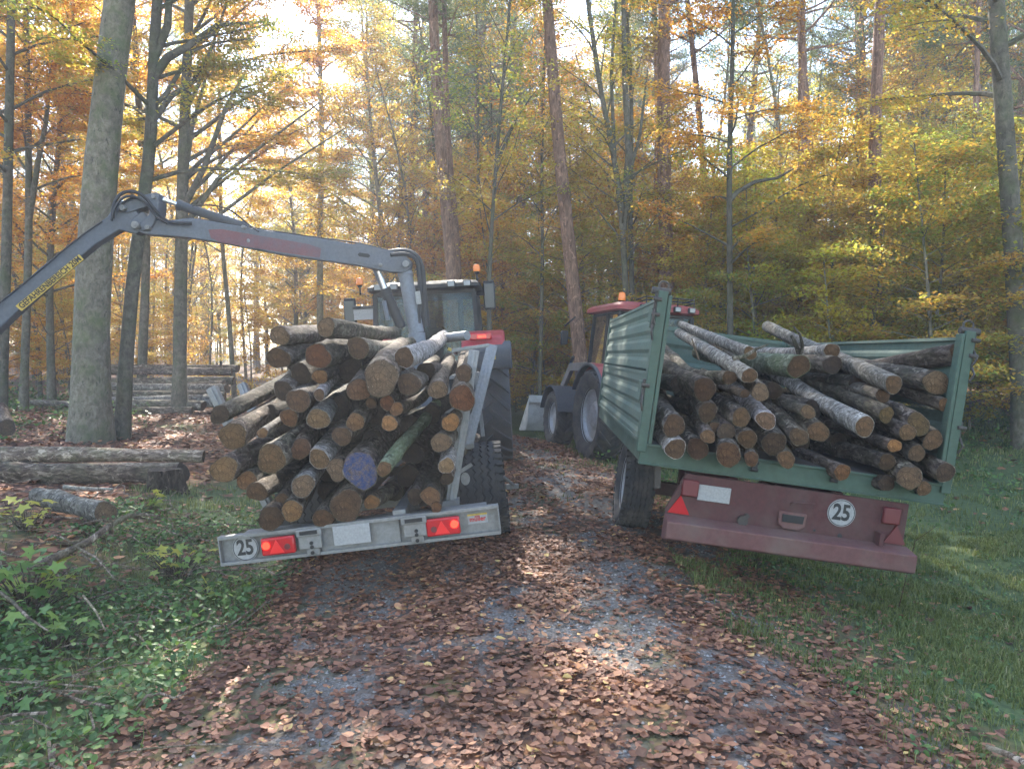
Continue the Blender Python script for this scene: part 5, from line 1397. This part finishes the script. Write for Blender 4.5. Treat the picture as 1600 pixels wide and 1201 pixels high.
# ---- the trees one can single out: (pixel line from base upwards), depth, base width in pixels
def named(name, label, cat, pix, d, wpx, H, kind, tint=None, leaves=0, lsize=.1, z0=.3, nl=18, Lmax=2.5, rise=.5, bare=0, top=.35, btint=1.0, forks=(), side=None, seed=0, tilt=.45, flare=1.3):
    P = [at(x, y, d) for x, y in pix]
    base = P[0] + (P[1] - P[0]) * 0
    dr = (P[0] - P[1]).normalized(); gz = G(P[0].x, P[0].y)
    if dr.z < -.05: P.insert(0, P[0] + dr * ((P[0].z - gz) / -dr.z)) if P[0].z > gz + .05 else None
    b = Vector((P[0].x, P[0].y, G(P[0].x, P[0].y)))
    up = (P[-1] - P[-2]).normalized()
    zt = b.z + H
    if P[-1].z < zt: P.append(P[-1] + up * (zt - P[-1].z) / max(up.z, .3))
    # resample evenly with a little irregularity
    pts = [p - b for p in P]; pts[0].z = -.3
    ln = [0]
    for i in range(1, len(pts)): ln.append(ln[-1] + (pts[i] - pts[i - 1]).length)
    n = 22; rs = []; rr = random.Random(seed + 5)
    for k in range(n):
        s = ln[-1] * k / (n - 1); i = max(j for j in range(len(ln)) if ln[j] <= s + 1e-6); i = min(i, len(ln) - 2)
        rs.append(pts[i].lerp(pts[i + 1], (s - ln[i]) / max(ln[i + 1] - ln[i], 1e-6)))
    for _ in range(2): rs = [rs[0]] + [(rs[i - 1] + rs[i] * 2 + rs[i + 1]) / 4 for i in range(1, n - 1)] + [rs[-1]]
    r0 = wpx * d / FPX / 2
    rad = [r0 * ((flare if k == 0 else (1 + (flare - 1) * .25 if k == 1 else 1)) * (1 - (1 - top) * (k / (n - 1)))) * (1 + rr.uniform(-.03, .03)) for k in range(n)]
    mb, pos, sz = gen_tree(seed, rs, rad, z0, .97, int(nl * 1.25), Lmax, rise, int(leaves * (4.2 if pix[0][0] < 620 else 2.6)), lsize * .80, kind, .2 if kind != 'pine' else .16, bare=bare, side=side)
    for (fp, fr) in forks:
        F = [at(x, y, d + dd) - b for (x, y, dd) in fp]
        mb.tube(F, fr, 8)
    t = thing(name, label, cat, b)
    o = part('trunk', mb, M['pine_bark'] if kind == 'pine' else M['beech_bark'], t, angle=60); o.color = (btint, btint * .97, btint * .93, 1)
    me = leaf_mesh(pos, sz, kind, seed, tilt)
    if me:
        c = bpy.data.objects.new('crown', me); col.objects.link(c); c.parent = t; c.color = (*(tint or (1, 1, 1)), 1)
    return t
Y_, O_, B_, Gn, Ol = TINT['yellow'], TINT['orange'], TINT['brown'], TINT['green'], TINT['olive']
named('beech_tree', 'thick smooth grey beech trunk leaning slightly right, behind the crane arm', 'tree', [(142, 684), (140, 560), (150, 340), (165, 180), (187, 0)], 15.2, 54, 24, 'beech', Ol, 9000, .11, .36, 22, 4.2, .4, top=.45, seed=201, flare=1.45)
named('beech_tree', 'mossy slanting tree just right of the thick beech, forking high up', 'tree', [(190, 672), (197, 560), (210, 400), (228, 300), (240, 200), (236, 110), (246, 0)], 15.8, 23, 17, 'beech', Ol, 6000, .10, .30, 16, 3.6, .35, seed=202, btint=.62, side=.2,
      forks=[([(240, 120, 0), (262, 90, 0), (295, 72, .2), (338, 40, .5), (420, 34, 1)], [.10, .085, .07, .05, .02]), ([(238, 190, 0), (268, 150, 0), (300, 130, .3), (335, 70, .6)], [.07, .055, .045, .02]), ([(234, 170, 0), (258, 150, .1), (300, 80, .3), (330, 68, .5), (400, 60, 1)], [.05, .05, .04, .03, .01]), ([(236, 105, 0), (262, 40, 0), (264, 0, 0), (268, -60, 0)], [.09, .08, .07, .06])])
named('beech_tree', 'dark tree with many branches fanning out to the right, behind the log pile', 'tree', [(281, 540), (283, 400), (286, 250), (292, 120), (296, 0)], 21, 22, 19, 'beech', O_, 9000, .115, .28, 26, 5.5, .55, seed=203, btint=.7, side=.15,
      forks=[([(284, 330, 0), (320, 260, 0), (352, 170, .3), (390, 100, .8)], [.10, .08, .06, .03]), ([(284, 360, 0), (340, 280, .2), (420, 220, .6), (500, 160, 1)], [.09, .06, .04, .02]), ([(284, 380, 0), (350, 330, .2), (430, 270, .6), (540, 200, 1)], [.08, .05, .035, .015]), ([(286, 300, 0), (300, 200, 0), (330, 90, .3)], [.08, .06, .03])])
named('pine_tree', 'reddish pine trunk rising behind the cab of the left tractor', 'tree', [(707, 430), (690, 250), (683, 150), (676, 0)], 20, 22, 21, 'pine', None, 16000, .16, .50, 40, 3.0, .3, bare=16, seed=204, btint=1.0)
named('pine_tree', 'slimmer pine twin close right of the pine behind the left cab', 'tree', [(716, 430), (712, 330), (700, 250), (697, 150), (694, 0)], 21.5, 13, 19, 'pine', None, 9000, .15, .55, 30, 2.4, .3, bare=10, seed=205)
named('pine_tree', 'leaning pine trunk crossing the picture between the two tractors', 'tree', [(907, 560), (893, 420), (880, 300), (870, 200), (855, 0)], 18.5, 24, 22, 'pine', None, 16000, .16, .52, 40, 3.0, .3, bare=20, seed=206, btint=1.0)
named('pine_tree', 'straight thick pine trunk directly behind the cab of the right tractor', 'tree', [(1043, 480), (1038, 300), (1036, 150), (1038, 0)], 20, 27, 22, 'pine', None, 16000, .16, .50, 40, 3.2, .3, bare=20, seed=207, btint=1.1)
named('pine_tree', 'thinner pine right behind the straight thick one', 'tree', [(1024, 480), (1026, 300), (1028, 150), (1022, 0)], 25, 12, 21, 'pine', None, 9000, .16, .55, 30, 2.6, .3, bare=8, seed=208, btint=1.2)
named('beech_tree', 'slim forked tree between the leaning pine and the straight thick pine', 'tree', [(978, 460), (972, 330), (960, 240), (942, 170), (918, 0)], 19, 12, 15, 'beech', Ol, 3500, .10, .3, 24, 2.8, .9, bare=8, seed=209, btint=.8,
      forks=[([(974, 360, 0), (982, 240, 0), (976, 120, 0), (974, 0, 0)], [.09, .08, .07, .05]), ([(976, 300, 0), (1000, 210, .1), (1012, 110, .3)], [.05, .04, .02]), ([(960, 240, 0), (955, 120, 0), (962, 0, .2)], [.05, .04, .03])])
named('beech_tree', 'upright greenish tree tight beside the slim forked one', 'tree', [(988, 470), (984, 330), (988, 150), (978, 0)], 20, 10, 15, 'beech', Ol, 3000, .10, .35, 18, 2.4, .9, bare=6, seed=210, btint=.75)
named('pine_tree', 'bent pine right of the straight thick one, its upper trunk bluish', 'tree', [(1118, 500), (1106, 350), (1096, 220), (1086, 110), (1074, 0)], 24, 13, 20, 'pine', None, 9000, .16, .55, 30, 2.6, .3, bare=10, seed=211, btint=1.0)
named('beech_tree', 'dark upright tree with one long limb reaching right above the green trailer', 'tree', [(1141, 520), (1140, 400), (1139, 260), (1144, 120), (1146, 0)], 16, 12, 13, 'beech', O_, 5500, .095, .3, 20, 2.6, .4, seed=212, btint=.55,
      forks=[([(1140, 314, 0), (1152, 300, 0), (1180, 284, .1), (1215, 278, .3), (1240, 264, .5)], [.055, .05, .04, .03, .015])])
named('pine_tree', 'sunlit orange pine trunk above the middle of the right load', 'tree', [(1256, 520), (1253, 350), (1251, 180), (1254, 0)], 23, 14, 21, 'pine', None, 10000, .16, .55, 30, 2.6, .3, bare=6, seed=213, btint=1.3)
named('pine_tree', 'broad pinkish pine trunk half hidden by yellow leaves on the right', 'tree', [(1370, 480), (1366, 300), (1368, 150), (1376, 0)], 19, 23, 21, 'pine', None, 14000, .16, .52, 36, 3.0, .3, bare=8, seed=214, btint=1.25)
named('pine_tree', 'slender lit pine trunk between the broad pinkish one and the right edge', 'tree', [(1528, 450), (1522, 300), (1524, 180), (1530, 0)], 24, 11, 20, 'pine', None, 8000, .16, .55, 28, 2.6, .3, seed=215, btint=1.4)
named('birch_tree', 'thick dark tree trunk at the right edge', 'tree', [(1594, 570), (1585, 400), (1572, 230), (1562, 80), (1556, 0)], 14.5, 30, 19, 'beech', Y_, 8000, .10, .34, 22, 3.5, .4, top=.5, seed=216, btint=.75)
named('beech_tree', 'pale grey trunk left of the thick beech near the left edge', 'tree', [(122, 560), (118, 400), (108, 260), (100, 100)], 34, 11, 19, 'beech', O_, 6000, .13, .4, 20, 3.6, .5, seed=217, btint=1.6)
named('beech_tree', 'dark trunk at the far left edge', 'tree', [(3, 600), (10, 400), (14, 200), (18, 0)], 19, 17, 18, 'beech', Y_, 8000, .11, .35, 24, 3.8, .45, seed=218, btint=.7)
named('beech_tree', 'forked grey trunk second from the left edge', 'tree', [(38, 585), (42, 480), (46, 330), (44, 210), (40, 0)], 22, 13, 18, 'beech', O_, 8000, .11, .35, 24, 3.8, .5, seed=219, btint=.85,
      forks=[([(46, 340, 0), (60, 250, 0), (72, 190, .2), (84, 60, .5)], [.09, .07, .06, .03])])
named('beech_tree', 'dim trunk showing between the slanting mossy tree and the fanning one', 'tree', [(222, 570), (226, 480), (230, 380), (222, 250)], 24, 15, 17, 'beech', Y_, 7000, .11, .35, 22, 3.4, .5, seed=220, btint=.7)
named('beech_tree', 'slim curved trunk between the fanning tree and the pale straight one', 'tree', [(361, 540), (356, 470), (346, 380), (344, 250)], 26, 8, 15, 'beech', Y_, 5000, .11, .35, 18, 3.0, .6, seed=221, btint=.9)
named('beech_tree', 'pale straight trunk above the left end of the left load', 'tree', [(500, 500), (500, 350), (504, 230), (500, 100)], 30, 12, 19, 'beech', O_, 6000, .13, .42, 20, 3.6, .5, seed=222, btint=1.4)
named('beech_tree', 'dark thin tree with a forked crown right of the cab of the left tractor', 'tree', [(764, 500), (765, 400), (772, 300), (776, 240), (784, 150)], 18, 8, 13, 'beech', Ol, 3500, .095, .35, 20, 2.6, .8, bare=6, seed=223, btint=.6,
      forks=[([(774, 260, 0), (800, 200, .2), (830, 150, .4)], [.045, .035, .015])])
named('beech_tree', 'thin tree with bare twigs left of the leaning pine', 'tree', [(845, 540), (848, 400), (846, 250), (850, 120)], 21, 7, 14, 'beech', O_, 3000, .10, .35, 20, 2.4, .8, bare=8, seed=224, btint=.8)

# leafy saplings of the understory
SPOTS = []
def free(x, y, md):
    return all((x - a) ** 2 + (y - b) ** 2 > (md) ** 2 for a, b in SPOTS)
rr = random.Random(77)
def pick_tint(px):
    if px > 1100: c = rr.choices(['yellow', 'olive', 'lime', 'orange', 'green'], [5, 3.5, 2, 1.2, 1])[0]
    elif px > 750: c = rr.choices(['yellow', 'olive', 'orange', 'brown', 'green'], [2.5, 2.5, 3, 1.5, 2])[0]
    elif px > 380: c = rr.choices(['yellow', 'orange', 'brown', 'lime', 'olive'], [4, 4, 1.5, 1.5, 2])[0]
    else: c = rr.choices(['yellow', 'orange', 'brown', 'olive'], [6, 2, .8, 2])[0]
    return c
CN = {'yellow': 'golden yellow', 'orange': 'rusty orange', 'brown': 'brown', 'green': 'dull green', 'olive': 'olive', 'lime': 'fresh yellow-green'}
def zone(px):
    for lim, w in ((250, 'beyond the log pile at the left'), (520, 'seen under the crane boom'), (800, 'behind the left tractor'), (1000, 'between the two tractors'), (1250, 'above the left half of the green trailer'), (1480, 'above the right half of the green trailer')):
        if px < lim: return w
    return 'at the right edge of the wood'
NP = [0]; USED = {}
MARKS = [(3, 'the dark far left trunk'), (38, 'the forked grey trunk'), (142, 'the thick beech'), (195, 'the slanting mossy tree'), (283, 'the dark fanning tree'), (361, 'the slim curved trunk'),
         (500, 'the pale straight trunk'), (590, 'the left cab'), (700, 'the pine behind the left cab'), (765, 'the thin forked dark tree'), (845, 'the bare-twigged thin tree'), (900, 'the leaning pine'),
         (978, 'the slim forked tree'), (1043, 'the straight thick pine'), (1118, 'the bent pine'), (1150, 'the long-limbed dark tree'), (1256, 'the sunlit orange pine'), (1370, 'the broad pinkish pine'),
         (1528, 'the slender lit pine'), (1594, 'the right edge trunk')]
def put(vs, name, kindword, x, y, s, tint, dist, sz=1.0, cat='tree', bt=1.0):
    px = 800 + x / y * FPX
    v_ = rr.choice(vs)
    if sunlit_gap(x, y, v_.H * s): return
    mk = min(MARKS, key=lambda m_: abs(m_[0] - px)); gap = px - mk[0]
    rel = ('straight behind' if abs(gap) < 14 else ('just ' if abs(gap) < 40 else 'some way ') + ('right of' if gap > 0 else 'left of'))
    tn = CN[tint] if tint else ''
    base = f'{kindword} {rel} {mk[1]}, {dist}'
    lab = (tn + '-leaved ' if tint else '') + base
    if lab in USED: lab = ('taller ' if s > USED[lab] else 'lower ') + lab
    USED.setdefault(lab, s)
    place(v_, name, lab, cat, x, y, rr.uniform(0, 6.28), s, TINT[tint] if tint else (1, 1, 1), kindword + ('es' if kindword.endswith('ch') else 's') + ' growing in the wood', bt, sz); NP[0] += 1
def sunlit_gap(x, y, H):
    # the photograph's sunlit spots on the left need an opening in the crowns towards the sun
    a = R(SUN_AZ); ux, uy = math.sin(a), math.cos(a)
    for tx, ty, tz in ((-3.0, 6.9, .2), (-1.2, 6.4, 0), (-6.5, 13.0, 0), (-9.5, 14.5, 0), (-5, 18, 0)):
        dx, dy = x - tx, y - ty; s = dx * ux + dy * uy; off = abs(dx * uy - dy * ux)
        if s > 0 and s * math.tan(R(SUN_ELEV)) < H + .5 and off < 1.7: return True
    return False
def allowed(x, y):
    t = x - float(road_shift(y))
    if y < 26 and -2.6 < x < 3.6: return False
    if -2.0 < t < 2.2: return False
    if y < 19 and x < 0 and x > -9 - (19 - y) * .2: return False
    if y < 26 and -14 < x < -4: return False
    return True
# dense hedge of young beeches right of the track
n = 0
while n < 52:
    x = rr.uniform(4.5, 17); y = rr.uniform(14.5, 27)
    if x < 4.6 + (y - 14) * .05 or x > y * .78 + 1 or not free(x, y, 1.15): continue
    if x < 6 and y < 17: continue
    SPOTS.append((x, y)); px = 800 + x / y * FPX
    put(U, 'young_beech', 'young beech', x, y, rr.uniform(.85, 1.35), pick_tint(px), 'near' if y < 20 else 'farther back'); n += 1
n = 0
while n < 40:
    x = rr.uniform(-4, 4.8); y = rr.uniform(22, 40)
    if not free(x, y, 1.8) or (abs(x - float(road_shift(y))) < 1.6): continue
    SPOTS.append((x, y)); px = 800 + x / y * FPX
    put(U + BARE, 'young_beech', 'young beech', x, y, rr.uniform(.8, 1.4), pick_tint(px), 'farther back'); n += 1
n = 0
while n < 50:
    y = rr.uniform(23, 46); x = rr.uniform(-y * .72, -3)
    if not free(x, y, 1.4) or not allowed(x, y): continue
    SPOTS.append((x, y)); px = 800 + x / y * FPX
    put(U + BARE, 'young_beech', 'young beech', x, y, rr.uniform(.7, 1.4), pick_tint(px), 'farther back'); n += 1
# canopy trees
n = 0; tries = 0
while n < 150 and tries < 20000:
    tries += 1
    y = 20 + 52 * rr.random() ** .85; x = rr.uniform(-y * .80 - 2, y * .80 + 2)
    if not allowed(x, y) or not free(x, y, 1.8 + (y - 20) * .02): continue
    SPOTS.append((x, y)); px = 800 + x / y * FPX
    far = 'far back' if y > 38 else 'farther back'
    u = rr.random(); pinep = .50 if px > 650 else .14
    if u < pinep: put(PINE, 'pine_tree', 'pine', x, y, rr.uniform(.85, 1.15), None, far, bt=rr.uniform(.9, 1.5))
    elif u < pinep + .55 * (1 - pinep): put(MID, 'beech_tree', 'beech', x, y, rr.uniform(.85, 1.25), pick_tint(px), far, bt=rr.uniform(.6, 1.4))
    elif u < pinep + .8 * (1 - pinep): put(TALL, 'tall_beech', 'tall beech', x, y, rr.uniform(.85, 1.1), pick_tint(px), far, bt=rr.uniform(.6, 1.2))
    else: put(BARE, 'bare_sapling', 'sparse sapling', x, y, rr.uniform(.9, 1.4), pick_tint(px), far, bt=rr.uniform(.6, 1.2))
    n += 1

n = 0
while n < 60:
    y = rr.uniform(22, 55); x = rr.uniform(-y * .68, y * .6)
    if not allowed(x, y) or not free(x, y, .9): continue
    SPOTS.append((x, y)); px = 800 + x / y * FPX
    put(BARE, 'slim_tree', 'slim bare-stemmed tree', x, y, rr.uniform(1.0, 1.7), pick_tint(px), 'far back' if y > 38 else 'farther back', bt=rr.uniform(.5, 1.6)); n += 1
for px, y, s in ((400, 33, 1.0), (455, 27, .95), (530, 30, 1.05), (590, 36, 1.0), (640, 28, .9), (740, 33, 1.0), (815, 38, 1.0), (470, 42, 1.1), (350, 40, 1.1)):
    x = (px - 800) / FPX * y
    put(PINE, 'pine_tree', 'blue-green pine', x, y, s, None, 'near the crane' if y < 34 else 'far back', bt=1.1)
for px, y, s in ((420, 24, .9), (520, 25, 1.0), (610, 26, .95), (330, 27, 1.0), (80, 24, 1.0), (250, 30, 1.1), (790, 29, .9), (560, 33, 1.1), (460, 36, 1.1)):
    x = (px - 800) / FPX * y
    put(MID, 'beech_tree', 'broad beech', x, y, s, rr.choice(['yellow', 'orange', 'olive']), 'near the crane' if y < 28 else 'farther back', bt=rr.uniform(.7, 1.2))

for px, y, s in ((365, 43, 1.1), (405, 47, 1.15), (450, 44, 1.1), (500, 48, 1.15), (545, 45, 1.1), (585, 49, 1.2), (625, 46, 1.1), (660, 42, 1.1), (735, 44, 1.1), (320, 47, 1.1)):
    x = (px - 800) / FPX * y
    put(PINE, 'pine_tree', 'tall blue-green pine', x, y, s, None, 'far back', bt=1.1)
for px, y, s in ((390, 40, 1.0), (480, 41, 1.0), (560, 42, 1.0), (640, 40, 1.0), (780, 42, 1.0), (340, 38, 1.05), (430, 37, 1.05), (520, 38, 1.0), (100, 40, 1.05), (230, 41, 1.05)):
    x = (px - 800) / FPX * y
    put(TALL, 'tall_beech', 'tall beech', x, y, s, rr.choice(['yellow', 'olive']), 'far back', bt=.9)

# far wood: trunks and leaves reading as one mass
g = np.random.default_rng(99); mb = MB()
for i in range(420):
    y = g.uniform(72, 125); x = g.uniform(-y * .85, y * .85); z = G(x, y); r = g.uniform(.09, .22); h = g.uniform(12, 22); lx = g.normal(0, .5)
    mb.tube([(x, y, z - .3), (x + lx * .5, y, z + h * .5), (x + lx, y, z + h)], [r, r * .8, r * .3], 5, cap=False)
fw = part('far_wood', mb, M['beech_bark']); fw.color = (1.3, 1.25, 1.2, 1)
tag(fw, 'far mass of bare trunks closing off the wood behind everything else', 'far woods', kind='stuff')
nC = 5200; cy_ = g.uniform(72, 125, nC); cx_ = g.uniform(-1, 1, nC) * cy_ * .85; cz_ = gh(cx_, cy_) + 1 + g.beta(1.3, 1.6, nC) * 19
k = (fbm(cx_ * .10, cz_ * .14 + cy_ * .05, 71, 3) > .42); cx_, cy_, cz_ = cx_[k], cy_[k], cz_[k]
per = 34; ii_ = np.repeat(np.arange(len(cx_)), per)
pos = np.stack([cx_[ii_], cy_[ii_], cz_[ii_]], 1) + g.normal(0, 1, (len(ii_), 3)) * np.array([1.2, 1.2, .5])
vs, q = leaf_arrays(pos, .5, g.uniform(.2, .42, len(pos)), .7, g)
c = np.clip(np.repeat(g.beta(2, 2, len(cx_)), per) + g.normal(0, .12, len(pos)), 0, 1)
me = np_mesh('far_foliage', vs, q, M['leaf'], {'rnd': c}); o = bpy.data.objects.new('far_foliage', me); col.objects.link(o); o.color = (.95, .8, .7, 1)
tag(o, 'far mass of yellow and orange leaves closing off the wood', 'far foliage', kind='stuff')

# the same wood goes on behind and beside the camera
nB = 1500; an = g.uniform(math.radians(158), math.radians(382), nB) ; rad_ = g.uniform(11, 24, nB)
bx_ = np.cos(an) * rad_; by_ = np.sin(an) * rad_ - 1; k = ~((by_ > 3) & (np.abs(bx_) < by_ * .8 + 4)); bx_, by_ = bx_[k], by_[k]
bz_ = gh(bx_, by_) + 1 + g.beta(1.5, 1.1, len(bx_)) * 17; per = 34; ii_ = np.repeat(np.arange(len(bx_)), per)
pos = np.stack([bx_[ii_], by_[ii_], bz_[ii_]], 1) + g.normal(0, 1, (len(ii_), 3)) * np.array([.9, .9, .4])
vs, q = leaf_arrays(pos, .5, g.uniform(.12, .3, len(pos)), .7, g)
me = np_mesh('surrounding_foliage', vs, q, M['leaf'], {'rnd': np.clip(g.beta(2, 2, len(pos)), 0, 1)}); o = bpy.data.objects.new('surrounding_foliage', me); col.objects.link(o); o.color = (.8, .75, .6, 1)
tag(o, 'yellow foliage of the wood on this side of the clearing', 'foliage', kind='stuff')

# haze: one closed box of thin, even air
HAZE = 0.0028
if HAZE > 0:
    mb = MB(); mb.box((0, 130, 18), (520, 400, 60)); hz = part('haze', mb, None, None, smooth=False)
    m = bpy.data.materials.new('haze'); m.use_nodes = True; nt = m.node_tree; nt.nodes.clear(); out = nt.nodes.new('ShaderNodeOutputMaterial')
    pv = nt.nodes.new('ShaderNodeVolumePrincipled'); pv.inputs['Density'].default_value = HAZE; pv.inputs['Color'].default_value = (.85, .88, .95, 1); pv.inputs['Anisotropy'].default_value = .3
    nt.links.new(pv.outputs[0], out.inputs['Volume']); hz.data.materials.append(m); tag(hz, 'thin pale haze in the wood', 'haze', kind='stuff')
print('TREES', NP[0], 'objs', len(bpy.data.objects))
